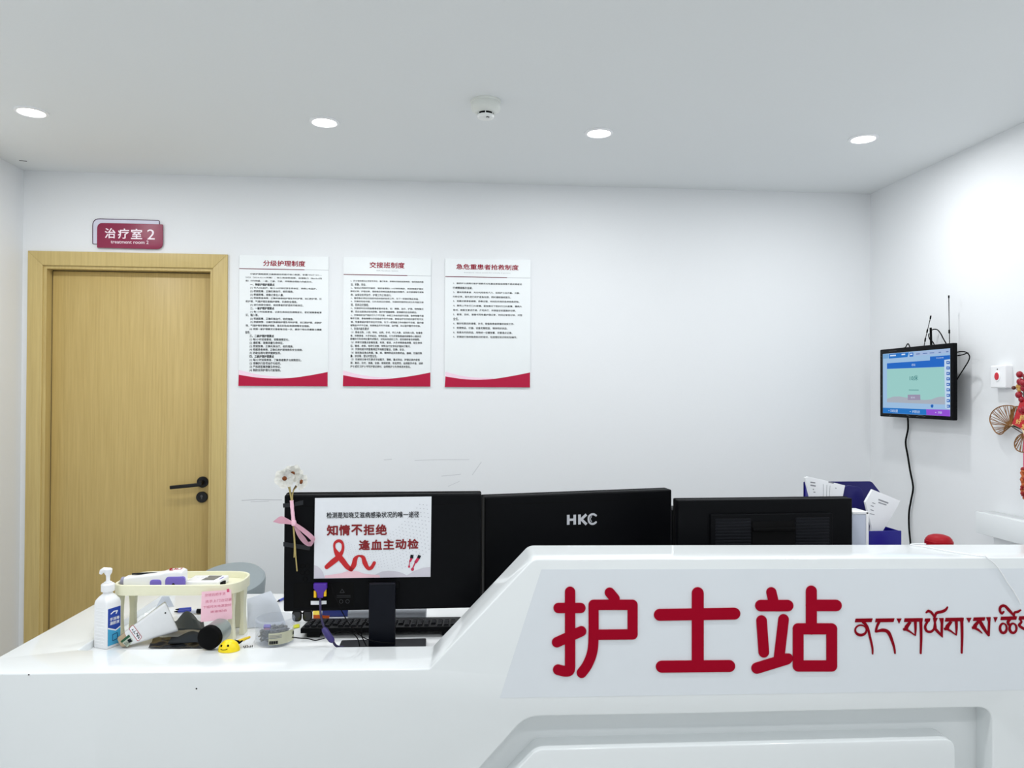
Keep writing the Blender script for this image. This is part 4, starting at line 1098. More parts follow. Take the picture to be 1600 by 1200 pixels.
# pink note stuck on the rack
M_NOTE = mat('note_pink', (246, 200, 214), 0.7); nd = 2.288
nb = [at_d(313.5, 972, nd - 0.012), at_d(362.7, 967, nd + 0.006), at_d(361.3, 921.5, nd + 0.006), at_d(315, 924.7, nd - 0.004)]
t = thing('sticky_note', nb[0], 'pink sticky note with handwriting hanging on the cream rack front', 'note')
NU = (nb[1] - nb[0]).normalized(); NV = (nb[3] - nb[0]); NV = (NV - NU * NV.dot(NU)).normalized(); NF = Frame(nb[0], NU, NV)
nq = NF.uvs([(313.5, 972), (362.7, 967), (361.3, 921.5), (315, 924.7)])
b = B(); b.slab(NF, [nq], -0.0006, 0.0); link('note_sheet', b, M_NOTE, t)
b = B()
for txt, (xa, ya, xb, yb) in (('交班后把手消', (450, 412, 690, 470)), ('洗手上门边记录', (455, 480, 765, 545)), ('下班时关电源放好', (428, 545, 760, 610)), ('谢谢配合', (515, 612, 710, 660))):
    ra = NF.uvs(zm([(xa, yb), (xb, ya)]), 0.0004)
    b.text(NF, txt, (ra[0][0], ra[0][1], ra[1][0], ra[1][1]), 0.0004, 0.006, shear=0.06, res=2)
link('handwriting', b, mat('handwriting_rose', (218, 120, 150), 0.7), t)
b = B(); b.slab(NF, [NF.uvs(zm([(706, 378), (736, 374), (738, 412), (710, 416)]), 0.0004)], 0.0, 0.0005); link('rose_stamp', b, mat('stamp_rose', (214, 84, 120), 0.7), t)

# tilted white container
A0, A1 = at_d(188, 1003, 2.262), at_d(268.5, 962.5, 2.33)
ax = (A1 - A0).normalized(); sd = ax.cross(FWD).normalized(); tw = sd.cross(ax).normalized()
if tw.dot(FWD) > 0: tw = -tw
t = thing('plastic_container', A0, 'translucent white tapered plastic container lying tilted under the cream rack', 'container')
def sect(f, k=1.0):
    hs = (0.0165 + (0.0495 - 0.0165) * f) * k; ht = (0.014 + (0.030 - 0.014) * f) * k
    c = A0 + (A1 - A0) * f
    return [c + sd * x + tw * y for x, y in rounded([(-hs, -ht), (hs, -ht), (hs, ht), (-hs, ht)], 0.012 * (0.6 + 0.4 * f), 5)]
b = B(); loft(b, [sect(0.14), sect(0.4), sect(0.7), sect(0.95), sect(0.985, 0.985), sect(1.0, 0.93)]); cb = link('container_body', b, mat('container_white', (226, 228, 230), 0.35, 0.5), t)
b = B(); loft(b, [sect(-0.02, 0.8), sect(0.0, 0.97), sect(0.141, 0.998)]); link('container_foot', b, mat('amber_plastic', (176, 156, 128), 0.25, 0.5), t)
def side(f, x, up=0.0):                            # point on the face turned to the viewer
    hs = 0.0165 + (0.0495 - 0.0165) * f; ht = 0.014 + (0.030 - 0.014) * f
    return A0 + (A1 - A0) * f + sd * (x * hs) + tw * (ht + up)
e0_, e1_, e2_ = side(0.2, 0), side(0.9, 0), side(0.55, 1)
XF = Frame(e0_, e1_ - e0_, (e2_ - e0_) - (e1_ - e0_).normalized() * (e2_ - e0_).dot((e1_ - e0_).normalized()))
def xf(pts): return XF.uvs(zl(pts), 0.001)
b = B(); b.slab(XF, [rounded(xf([(612, 845), (655, 795), (762, 940), (718, 992)]), 0.004)], -0.001, 0.0008); st_ = link('written_sticker', b, M_PAPER, cb)
b = B(); L_ = rounded(xf([(612, 845), (655, 795), (762, 940), (718, 992)]), 0.004); b.stroke(XF, L_ + [L_[0]], 0.0013, 0.0008, 0.0011); 
b.mi = 1
for P1 in ([(645, 855), (660, 848), (655, 868)], [(655, 885), (690, 868)], [(668, 880), (678, 905)], [(690, 905), (715, 890), (705, 925)], [(700, 935), (740, 915)], [(715, 915), (722, 960)], [(735, 935), (728, 955)]): b.stroke(XF, xf(P1), 0.0016, 0.0008, 0.0012)
link('handwriting', b, [M_REDINK, M_INK], cb)
b = B(); b.slab(XF, [xf([(512, 990), (610, 910), (662, 985), (590, 1060)])], -0.001, 0.0008); b.mi = 1; b.slab(XF, [xf([(512, 990), (610, 910), (626, 935), (528, 1010)])], -0.001, 0.0011)
b.mi = 2; b.slab(XF, [xf([(590, 975), (628, 955), (652, 992), (612, 1010)])], 0, 0.0011)
for k in range(4): b.stroke(XF, xf([(555 + k * 11, 1010 - k * 6), (580 + k * 11, 1040 - k * 8)]), 0.0009, 0.0008, 0.0012)
link('printed_sticker', b, [mat('sticker_sage', (176, 186, 170), 0.6), mat('sticker_green', (24, 84, 54), 0.6), M_INK], cb)
b = B(); hc = XF.uv(*zl([(1038, 658)])[0], 0.0); b.lathe([(0, 0.0005), (0.0024, 0.0005), (0.0024, -0.004), (0, -0.004)], XF.mat(hc[0], hc[1], 0.0005), 16); link('pinhole', b, M_BLACK2, cb)

# grey cuff, plastic bag, flashlight
M_CUFF = mat('cuff_grey', (84, 90, 92), 0.85, 0.2, bump=0.3, scale=900, sheen=0.2)
cw = -BF.n * 0.07
t = thing('pressure_cuff', at_z(280, 1000, ZD), 'folded grey fabric blood pressure cuff under the cream rack', 'cuff')
def cuff(top, bot, d0, d1, name, m, th, zmin=0.0):
    A, Bq = bez(top, 6), bez(bot, 6); b = B(); tt = bmesh.new()
    cz = lambda v: Vector((v.x, v.y, max(v.z, ZD + 0.012 + zmin)))
    va = [tt.verts.new(cz(at_d(p.x, p.y, d1))) for p in A]; vm = [tt.verts.new(cz(at_d((p.x + r_.x) / 2, (p.y + r_.y) / 2 - 1.5, (d0 + d1) / 2 - 0.008) + Z * 0.003)) for p, r_ in zip(A, Bq)]; vb = [tt.verts.new(cz(at_d(p.x, p.y, d0))) for p in Bq]
    for P, Q in ((va, vm), (vm, vb)):
        for i in range(len(P) - 1): tt.faces.new((P[i], P[i + 1], Q[i + 1], Q[i]))
    bmesh.ops.recalc_face_normals(tt, faces=tt.faces); bmesh.ops.solidify(tt, geom=list(tt.faces), thickness=th)
    b.merge(tt); return link(name, b, m, t)
cuff([(250, 1000), (266, 986), (279, 966), (291, 955), (304, 962), (318, 984)], [(256, 1006), (272, 1000), (288, 990), (300, 984), (310, 984), (320, 992)], 2.375, 2.45, 'cuff_band', M_CUFF, 0.006, 0.010)
cuff([(268, 1002), (284, 992), (300, 986), (314, 990), (326, 998)], [(262, 1010), (284, 1006), (302, 1003), (314, 1004), (326, 1006)], 2.272, 2.325, 'cuff_lining', mat('cuff_dark', (44, 48, 52), 0.85, 0.2), 0.004)
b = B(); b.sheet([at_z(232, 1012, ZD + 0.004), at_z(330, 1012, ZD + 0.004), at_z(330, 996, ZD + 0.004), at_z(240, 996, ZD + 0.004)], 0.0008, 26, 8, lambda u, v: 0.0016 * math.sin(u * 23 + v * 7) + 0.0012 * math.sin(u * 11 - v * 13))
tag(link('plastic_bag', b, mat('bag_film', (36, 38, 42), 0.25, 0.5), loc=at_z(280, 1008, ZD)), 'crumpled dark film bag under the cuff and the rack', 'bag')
dF = 2.172; c1 = at_d(325, 1002, dF); c1 = Vector((c1.x, c1.y, ZLOW + 0.0345)); c2 = at_d(347, 978, 2.26); c2.z = c1.z + 0.003
t = thing('flashlight', c1, 'black ended metal tube pointing at the viewer beside the yellow smiley', 'flashlight')
dd = (c2 - c1).normalized(); c1 = c1 + Z * 0.001; Mq = Matrix.Translation(c1) @ dd.to_track_quat('Z', 'Y').to_matrix().to_4x4()
b = B(); b.lathe([(0, 0.0), (0.030, 0.0), (0.0325, 0.0015), (0.034, 0.004), (0.034, 0.020), (0.032, 0.022), (0, 0.022)], Mq, 48); link('end_cap', b, M_BLACK2, t)
b = B(); b.lathe([(0, 0.021), (0.0325, 0.021), (0.0325, 0.078), (0.029, 0.088), (0, 0.088)], Mq, 48); link('tube', b, mat('silver_green', (150, 160, 156), 0.3, 0.5, 0.5), t)

# yellow smiley and yellow knife
ps = at_z(354, 1020, ZLOW + 0.0005)
t = thing('smiley_ornament', ps, 'yellow smiling face ornament at the front edge of the counter', 'ornament')
QF = Frame(ps - CF.n * 0.018, CF.u, Z)
Mq = Matrix.Translation(ps - CF.n * 0.022) @ CF.mat().to_3x3().to_4x4() @ Matrix.Rotation(-math.pi / 2, 4, 'X')
b = B(); b.lathe([(0.0305 * math.cos(a), 0.031 * math.sin(a)) for a in [k * math.pi / 20 for k in range(11)]], Mq, 40, sy=0.82); link('face', b, mat('smiley_yellow', (250, 222, 10), 0.35), t)
def onface(px, py):
    o = CAM; d = ray(px, py); c = ps - CF.n * 0.022
    L3 = lambda v: Vector((v.dot(CF.u) / 0.0305, v.dot(Z) / 0.031, v.dot(CF.n) / (0.0305 * 0.82)))
    O, Dv = L3(o - c), L3(d); A, Bb, C_ = Dv.dot(Dv), 2 * O.dot(Dv), O.dot(O) - 1
    q = Bb * Bb - 4 * A * C_
    return o + d * ((-Bb - math.sqrt(max(q, 0))) / (2 * A))
for x, y in ((645, 1045), (722, 1043)):
    b = B(); c = onface(*zm([(x, y)])[0]); b.lathe([(0.0029 * math.cos(a), 0.0029 * math.sin(a)) for a in [(k - 5) * math.pi / 10 for k in range(11)]], Matrix.Translation(c) @ Matrix.Scale(1.25, 4, Z), 14); link('eye', b, M_BLACK2, t)
b = B(); b.tube([onface(p.x, p.y) for p in bez(zm([(636, 1082), (660, 1092), (690, 1090), (715, 1080)]), 4)], 0.0009, 6); link('mouth', b, M_BLACK2, t)
t = thing('utility_knife', at_d(376, 1000, 2.255), 'small yellow and black cutter handle lying behind the smiley', 'knife')
b = B(); b.tube([at_d(371, 1002.5, 2.24), at_d(380, 999.5, 2.262), at_d(390, 995.5, 2.29)], [0.0042, 0.0048, 0.0036], 10); link('handle', b, mat('knife_yellow', (236, 200, 40), 0.4), t)
b = B(); b.tube([at_d(361, 1004, 2.225), at_d(367, 1003.5, 2.232), at_d(373, 1003, 2.242)], [0.005, 0.007, 0.0045], 10); b.tube([at_d(367, 1007, 2.23), at_d(374, 1004.5, 2.24), at_d(379, 1001, 2.25)], [0.002, 0.003, 0.002], 8); link('grip', b, M_BLACK2, t)

# paper clip jar
jc = at_z(429.3, 1003, ZD); jc.z = ZD; JR = 0.0575
t = thing('clip_jar', jc, 'clear round plastic jar of paper clips left of the keyboard', 'jar')
M_CLEAR = mat('clear_plastic', (206, 216, 232), 0.06, 0.5, alpha=0.14)
Mj = Matrix.Translation(jc)
b = B(); b.lathe([(0, 0.001), (JR - 0.004, 0.001), (JR, 0.004), (JR, 0.046), (JR + 0.002, 0.048), (JR + 0.002, 0.053), (JR, 0.055), (JR - 0.002, 0.055), (JR - 0.002, 0.006), (JR - 0.006, 0.003), (0, 0.003)], Mj, 56, close=False); link('jar_wall', b, M_CLEAR, t)
b = B(); b.lathe([(JR + 0.002, 0.0545), (JR + 0.0025, 0.072), (JR - 0.001, 0.076), (JR - 0.004, 0.0765), (JR - 0.004, 0.0735), (JR, 0.072), (JR - 0.0005, 0.0545)], Mj, 56, close=False); link('jar_collar', b, M_CLEAR, t)
b = B(); tt = bmesh.new(); P0 = []
view = (CAM - jc); va = math.atan2(view.y, view.x)
rows = []
for z in (0.009, 0.044):
    rows.append([tt.verts.new(jc + Vector(((JR + 0.0006) * math.cos(va + a), (JR + 0.0006) * math.sin(va + a), z))) for a in [math.radians(-18 + k * 92 / 16) for k in range(17)]])
for k in range(16): tt.faces.new((rows[0][k], rows[0][k + 1], rows[1][k + 1], rows[1][k]))
bmesh.ops.solidify(tt, geom=list(tt.faces), thickness=0.0004); b.merge(tt); jl = link('jar_label', b, mat('label_cream', (236, 236, 214), 0.6), t)
b = B()
def onjar(a, z0, z1, wd):
    ang = va + math.radians(a); c = jc + Vector(((JR + 0.0014) * math.cos(ang), (JR + 0.0014) * math.sin(ang), (z0 + z1) / 2))
    b.box((0, 0, 0), (0.0006, wd, z1 - z0), 0, Matrix.Translation(c) @ Matrix.Rotation(ang, 4, 'Z'))
for k in range(11): onjar(-14 + k * 2.2, 0.012, 0.021, 0.0014 if k % 3 else 0.0026)
b.mi = 1
for z in (0.037, 0.033, 0.029):
    for k in range(9): onjar(-14 + k * 4, z, z + 0.0014, 0.0036)
b.mi = 0; onjar(66, 0.026, 0.036, 0.006)
link('jar_print', b, [M_INK, M_INKGREY], jl)
b = B(); M_WIRE = mat('clip_wire', (104, 100, 86), 0.35, 0.5, 0.6)
rng = random.Random(3)
for k in range(300):
    a, rr = rng.random() * 6.283, (JR - 0.015) * math.sqrt(rng.random()); z = 0.0135 + rng.random() * 0.028
    c = jc + Vector((rr * math.cos(a), rr * math.sin(a), z))
    m = Matrix.Rotation(rng.random() * 6.28, 3, 'Z') @ Matrix.Rotation((rng.random() - 0.5) * 2.2, 3, 'X') @ Matrix.Rotation(rng.random() * 3, 3, 'Z')
    b.tube([c + m @ Vector(p) for p in ((-.008, .0, 0), (.006, .0, 0), (.0085, -.002, 0), (.006, -.004, 0), (-.006, -.004, 0), (-.0085, -.001, 0), (-.006, .002, 0), (.004, .002, 0))], 0.0009, 4)
tag(link('paper_clips', b, M_WIRE, loc=jc + Z * 0.004), 'heap of metal paper clips inside the clear round jar', 'paper clips', kind='stuff')
b = B(); b.box((0, 0, 0), (0.020, 0.012, 0.012), 0.001, Matrix.Translation(jc + Vector((-0.018, -0.02, 0.052))) @ Matrix.Rotation(0.5, 4, 'X')); b.mi = 1; b.box((0, -0.0006, -0.002), (0.018, 0.012, 0.006), 0.0008, Matrix.Translation(jc + Vector((-0.018, -0.0205, 0.052))) @ Matrix.Rotation(0.5, 4, 'X'))
tag(link('eraser', b, [mat('eraser_violet', (80, 60, 160), 0.5), mat('eraser_rose', (200, 120, 160), 0.5)], loc=jc + Vector((-0.018, -0.02, 0.046))), 'small violet and pink block lying on the paper clips in the jar', 'eraser')

# papers and pens
M_PAPG = mat('paper_grey', (196, 202, 212), 0.6, 0.3)
def paper(name, cs, m, label, cat='paper', wav=None, group=None):
    b = B(); b.sheet(cs, 0.0008, 8, 8, wav); o = link(name, b, m, loc=cs[0]); return tag(o, label, cat, group)
paper('paper_sheet', [at_z(387, 981, ZD + 0.003), at_z(447, 977, ZD + 0.003), at_d(423, 923.5, 2.56), at_d(386, 936, 2.54)], M_PAPG, 'grey-white sheet standing slanted between the cream rack and the left monitor', wav=lambda u, v: 0.012 * math.sin(v * 3.1) * (0.5 + u))
paper('paper_sheet', [at_z(382, 1004, ZD + 0.001), at_z(396, 1004, ZD + 0.001), at_z(404, 988, ZD + 0.001), at_z(388, 988, ZD + 0.001)], M_PAPER, 'white sheet lying flat on the worktop left of the clip jar')
paper('paper_sheet', [at_z(218, 986, ZD + 0.0012), at_z(262, 985, ZD + 0.0012), at_z(268, 960, ZD + 0.0012), at_z(226, 958, ZD + 0.0012)], M_PAPER, 'white sheet with a red pen mark lying behind the white container')
b = B(); PL2 = Frame((0, 0, ZD + 0.0022), (1, 0, 0), (0, 1, 0))
b.stroke(PL2, PL2.uvs(zl([(645, 664), (660, 690), (680, 712)])), 0.003, -0.0004, 0.0002); b.stroke(PL2, PL2.uvs(zl([(658, 690), (690, 690), (720, 692)])), 0.003, -0.0004, 0.0002)
link('red_mark', b, M_REDINK, bpy.data.objects['paper_sheet.002'])
paper('paper_sheet', [at_z(243, 950, ZD + 0.002), at_z(272, 948, ZD + 0.002), at_d(264, 932, 2.68), at_d(253, 932, 2.68)], M_PAPG, 'pale grey folded sheet standing at the back of the worktop behind the rack')
paper('paper_sheet', [at_z(318, 990, ZD + 0.002), at_z(350, 985, ZD + 0.002), at_z(352, 968, ZD + 0.002), at_z(312, 972, ZD + 0.002)], M_PAPER, 'white sheet under the pink note beside the metal tube')
paper('foil_packet', [at_d(338, 990, 2.33), at_d(353, 986, 2.34), at_d(352, 972, 2.36), at_d(341, 976, 2.36)], mat('packet_green', (120, 150, 138), 0.35), 'small green packet between the metal tube and the rack post', 'packet')
for pts, cc, lab in (([(272, 956), (300, 953.5)], (46, 60, 150), 'blue pen lying lower of the pair behind the grey cuff'), ([(274, 952.5), (299, 950.5)], (60, 76, 166), 'blue pen lying upper of the pair behind the grey cuff'), ([(433, 940), (446, 934)], (60, 52, 150), 'blue-violet pen half hidden behind the left monitor edge')):
    p0, p1 = at_z(*pts[0], ZD + 0.006), at_z(*pts[1], ZD + 0.006); d_ = (p1 - p0).normalized()
    t = thing('pen', p0, lab, 'pen')
    b = B(); b.tube([p0 + d_ * 0.012, p1], 0.0045, 10); link('pen_barrel', b, mat('pen_%d' % cc[0], cc, 0.35), t)
    b = B(); b.tube([p0, p0 + d_ * 0.013], [0.0012, 0.004], 10); link('pen_tip', b, M_GRAYBLK, t)
p0, p1 = at_z(300, 955, ZD + 0.009), at_z(316, 955, ZD + 0.009)
t = thing('marker', p0, 'clear and black capped marker lying right of the blue pens', 'pen')
b = B(); b.tube([p0, p0.lerp(p1, 0.55)], 0.0075, 12); link('marker_cap', b, mat('cap_clear', (200, 204, 216), 0.2), t)
b = B(); b.tube([p0.lerp(p1, 0.5), p1], 0.0085, 12); link('marker_barrel', b, M_BLACK2, t)
b = B(); PL3 = Frame((0, 0, ZD + 0.0032), (1, 0, 0), (0, 1, 0))
for k in range(6): b.stroke(PL3, PL3.uvs(zm([(915 + k * 18, 1068 - 2 * k), (910 + k * 18 - 6 + k * 3, 1045 - (k % 3) * 4)])), 0.0024, -0.0008, 0.0002)
sl = paper('paper_slip', [at_z(376, 1013, ZD + 0.0024), at_z(397, 1012.5, ZD + 0.0024), at_z(397, 1004, ZD + 0.0024), at_z(378, 1004, ZD + 0.0024)], M_PAPER, 'small slip with black print lying right of the smiley')
link('slip_print', b, M_INK, sl)

# behind the keyboard
g0_, g1_ = at_z(545, 966, ZD), at_z(666, 966, ZD)
b = B(); b.tube([g0_ + Z * 0.0175, g1_ + Z * 0.0175], 0.0175, 28); tag(link('grey_roll', b, mat('roll_grey', (176, 180, 188), 0.4), loc=g0_), 'grey cylinder lying behind the keyboard under the left monitor', 'roll')
bx = fr_at(520, 2.585, 4); u0, v0 = bx.uv(503, 968); u1, v1 = bx.uv(546, 949)
b = B(); b.fbox(bx, u0, ZD, -0.05, u1, ZD + 0.042, 0, 0.002); tb = link('blue_box', b, mat('box_blue', (26, 48, 128), 0.45), loc=bx.at((u0 + u1) / 2, ZD, 0)); tag(tb, 'small dark blue box behind the keyboard, left of the grey cylinder', 'box')
b = B(); b.fbox(bx, u1 - 0.004, ZD + 0.002, -0.048, u1 + 0.004, ZD + 0.041, 0.001); link('box_end', b, M_PAPER, tb)
b = B(); b.sheet([at_z(489, 971, ZD + 0.002), at_z(514, 969, ZD + 0.002), at_d(515, 962, 2.53), at_d(490, 961, 2.53)], 0.004, 4, 2, lambda u, v: 0.002 * math.sin(u * 6)); tag(link('orange_packet', b, mat('packet_orange', (238, 106, 30), 0.5), loc=at_z(489, 971, ZD)), 'orange flat packet lying at the rear of the keyboard beside the blue box', 'packet')
b = B(); b.sheet([at_z(489, 962, ZD + 0.008), at_z(499, 961, ZD + 0.008), at_d(499, 953, 2.6), at_d(489, 954, 2.6)], 0.003); tag(link('yellow_card', b, mat('card_yellow', (240, 214, 70), 0.5), loc=at_z(489, 962, ZD)), 'yellow card standing behind the orange packet', 'card')
b = B(); b.sheet([at_z(458, 982, ZD + 0.001), at_z(468, 980, ZD + 0.001), at_z(468, 975, ZD + 0.001), at_z(458, 977, ZD + 0.001)], 0.002); tag(link('yellow_note', b, mat('note_lime', (220, 222, 50), 0.6), loc=at_z(459, 979, ZD)), 'lime yellow note lying between the clip jar and the keyboard', 'note')
b0 = at_z(472, 972, ZD); EF = Frame((b0.x, b0.y, ZD), turned(4), Z); e = EF.uv(457.5, 960)[0]; e2 = EF.uv(487, 960)[0]
t = thing('eyeglasses', EF.at((e + e2) / 2, 0, 0), 'black rimmed dark eyeglasses standing behind the clip jar under the left monitor', 'glasses')
hwid = (e2 - e) * 0.22
for cx_ in (e + hwid, e2 - hwid):
    lo_ = rounded([(cx_ - hwid, 0.004), (cx_ + hwid, 0.004), (cx_ + hwid * 1.05, 0.036), (cx_ - hwid * 1.05, 0.036)], [0.012, 0.012, 0.008, 0.008])
    b = B(); b.tube([EF.at(x, y, 0) for x, y in lo_ + [lo_[0]]], 0.0022, 8, False); link('rim', b, M_BLACK2, t)
    b = B(); b.slab(EF, [lo_], -0.0008, 0.0008); link('lens', b, mat('lens_dark', (40, 42, 46), 0.1, 0.6), t)
b = B(); b.tube([EF.at(e + 2 * hwid, 0.026, 0), EF.at((e + e2) / 2, 0.031, 0.003), EF.at(e2 - 2 * hwid, 0.026, 0)], 0.002, 8); link('bridge', b, M_BLACK2, t)
for x in (e, e2):
    b = B(); b.tube([EF.at(x, 0.032, 0), EF.at(x, 0.032, -0.05), EF.at(x, 0.018, -0.07)], 0.0018, 6); link('temple', b, M_BLACK2, t)

# grey chair behind the counter
M_CHAIR = mat('chair_grey', (150, 160, 164), 0.5, 0.4)
pc = at_d(356, 910, 3.12); HF = Frame((pc.x, pc.y, 0), turned(4), Z); HP = Plan0(HF)
t = thing('office_chair', HF.at(0, 0, -0.1), 'grey rounded chair behind the counter, seen between rack and monitor', 'chair')
ub = HF.uv(411.5, 910)[0]
b = B(); rings = []
ell = [(ub * math.cos(a), 0.02 + 0.155 * math.sin(a)) for a in [k * math.pi / 20 for k in range(40)]]
for zb, kk, sl in ((0.47, 0.86, 0), (0.60, 0.95, 0), (0.672, 1.0, 0.16), (0.681, 0.985, 0.20), (0.684, 0.93, 0.22)):
    rings.append([HP.at(x * kk, y * kk, zb + sl * (y + 0.14)) for x, y in ell])
loft(b, rings); link('backrest', b, M_CHAIR, t)
b = B(); b.slab(HP, [rounded([(-0.2, 0.13), (0.2, 0.13), (0.2, 0.38), (-0.2, 0.38)], 0.06)], 0.42, 0.47, 0.012); b.fbox(HF, -0.04, 0.42, -0.20, 0.04, 0.50, -0.03, 0.004); link('seat', b, M_CHAIR, t)
b = B(); b.lathe([(0.026, 0.08), (0.026, 0.42), (0, 0.42)], Matrix.Translation(HP.at(0, 0.19, 0)), 20); link('column', b, M_METALBLK, t)
for k in range(5):
    a = k * 2 * math.pi / 5 + 0.3; b = B(); c = HP.at(0, 0.19, 0)
    b.tube([c + Z * 0.09, c + Vector((0.19 * math.cos(a), 0.19 * math.sin(a), 0.06))], [0.02, 0.012], 8); b.lathe([(0.0, -0.012), (0.024, -0.012), (0.027, -0.008), (0.027, 0.008), (0.024, 0.012), (0, 0.012)], Matrix.Translation(c + Vector((0.19 * math.cos(a), 0.19 * math.sin(a), 0.028))) @ Matrix.Rotation(a, 4, 'Z') @ Matrix.Rotation(math.pi / 2, 4, 'X'), 16); link('foot', b, M_METALBLK, t)

# ------------------------------------------------------------------ right side: file rack, red dome, cord
M_NAVY = mat('rack_navy', (18, 14, 96), 0.35, 0.4); M_ROYAL = mat('rack_blue', (20, 16, 128), 0.35, 0.4)
RF = fr_at(1310, 2.74, 4.85)
def ru(px, n): return RF.uv(px, 800, n)[0]
t = thing('file_rack', RF.at(ru(1330, 0), ZD, 0), 'dark blue upright file holder with leaflets behind the ribbed monitor', 'file holder')
va_ = RF.uv(1300, 752.5)[1]
b = B(); b.slab(RF, [rounded([(ru(1256, 0), ZD), (ru(1377, 0), ZD), (ru(1377, 0), va_ - 0.045), (ru(1362, 0), va_), (ru(1256, 0), va_)], [0, 0, 0.03, 0.02, 0.004])], -0.004, 0, 0.001); link('back_panel', b, M_NAVY, t)
b = B(); ua_ = ru(1257, 0.0); b.fbox(RF, ua_, ZD, 0, ua_ + 0.003, va_, 0.05, 0.001); link('side_panel', b, M_ROYAL, t)
b = B(); vd = RF.uv(1335, 757, 0.06)[1]
b.slab(RF, [rounded([(ru(1257, 0.06), ZD), (ru(1354, 0.06), ZD), (ru(1353, 0.06), vd - 0.09), (ru(1347, 0.06), vd - 0.01), (ru(1318, 0.06), vd), (ru(1300, 0.06), vd - 0.20), (ru(1257, 0.06), vd - 0.20)], [0, 0, 0.03, 0.03, 0.03, 0.02, 0])], 0.056, 0.06, 0.001); link('divider', b, M_NAVY, t)
b = B(); vf = RF.uv(1390, 829.5, 0.14)[1]; b.fbox(RF, ru(1355, 0.14), ZD, 0.136, ru(1408.5, 0.14), vf, 0.14, 0.001); link('front_panel', b, M_ROYAL, t)
b = B(); b.fbox(RF, ru(1408.5, 0.14) - 0.003, ZD, 0.0, ru(1408.5, 0.14), vf - 0.002, 0.137, 0.001); link('side_panel', b, M_ROYAL, t)
b = B(); b.fbox(RF, ru(1257, 0.0), ZD, 0.0, ru(1408.5, 0.14) - 0.002, ZD + 0.003, 0.137); link('bottom_panel', b, M_ROYAL, t)
def leaflet(px, n, thk, label, marks, fold=None):
    q = RF.uvs(px, n); t = thing('leaflet_stack', RF.at(q[0][0], q[0][1], n), label, 'leaflets')
    b = B(); b.slab(RF, [q], n - thk, n, 0.0006); st = link('pages', b, M_PAPER, t)
    b = B()
    for (x0, y0, x1, y1, ww) in marks: b.stroke(RF, RF.uvs(zoom(1040, 700, 4)([(x0, y0), (x1, y1)]), n), ww * 2.7 / F_PX / 4, n, n + 0.0004, False)
    link('print', b, M_INKGREY, t)
    return t
leaflet([(1258, 746.5), (1263, 745), (1290, 751), (1320.5, 758.5), (1312, 800), (1268, 800), (1266, 777)], 0.076, 0.012, 'white leaflets leaning at the left of the blue file holder', [(905, 214, 935, 218, 8), (905, 232, 938, 238, 8), (922, 255, 925, 262, 6), (924, 275, 936, 277, 6), (1018, 212, 1050, 220, 8), (1060, 250, 1068, 252, 5), (985, 226, 985, 305, 2), (1008, 230, 1006, 306, 2), (1028, 235, 1024, 306, 2)])
leaflet([(1363.7, 765), (1406.5, 782.5), (1403, 791), (1380, 829), (1376, 850), (1360, 846), (1362, 823), (1352.5, 784.5)], 0.115, 0.012, 'white booklet leaning to the right in the front pocket of the blue file holder', [(1330, 322, 1392, 345, 9), (1330, 340, 1380, 356, 7), (1292, 342, 1310, 348, 5), (1282, 360, 1300, 366, 5), (1280, 385, 1300, 392, 5), (1275, 410, 1305, 416, 4)])
AF = fr_at(1345, 2.50, 4.85)
u0, u1 = AF.uv(1332.5, 820)[0], AF.uv(1356.5, 820)[0]; v1 = AF.uv(1345, 800.5)[1]
t = thing('acrylic_holder', AF.at((u0 + u1) / 2, ZD, 0), 'pale clear acrylic holder standing at the right end of the ribbed monitor', 'holder')
b = B(); b.fbox(AF, u0, ZD, -0.075, u1 - 0.004, v1, 0, 0.001); link('holder_body', b, mat('acrylic_pale', (206, 214, 232), 0.15, 0.5, alpha=0.8), t)
b = B(); b.fbox(AF, u1 - 0.008, ZD, -0.077, u1 + 0.001, v1 + 0.001, 0.002, 0.001); b.fbox(AF, u0, v1 - 0.006, -0.077, u1, v1 + 0.002, 0.002, 0.001); link('holder_edge', b, M_WHITE, t)

pd = at_d(1467, 850, 2.42); zt2 = 1.5 + (ray(1467, 835).z) * 2.42
t = thing('red_jar', (pd.x, pd.y, ZD), 'red domed lid peeking over the counter near its right end', 'jar')
Mr = Matrix.Translation((pd.x, pd.y, zt2)); rr = 20.2 * 2.42 / F_PX
b = B(); b.lathe([(0, 0), (rr * 0.45, -0.0012), (rr * 0.75, -0.006), (rr * 0.92, -0.014), (rr * 0.95, -0.019), (rr * 0.99, -0.020), (rr, -0.026), (rr * 0.98, -0.04), (0, -0.04)], Mr, 48); link('lid', b, mat('lid_red', (160, 4, 24), 0.45, 0.2), t)
b = B(); b.lathe([(rr * 0.94, -0.039), (rr * 0.96, -0.06), (rr * 0.96, ZD - zt2 + 0.006), (rr * 0.9, ZD - zt2), (0, ZD - zt2)], Mr, 40); link('jar_body', b, mat('jar_red', (150, 14, 30), 0.35), t)

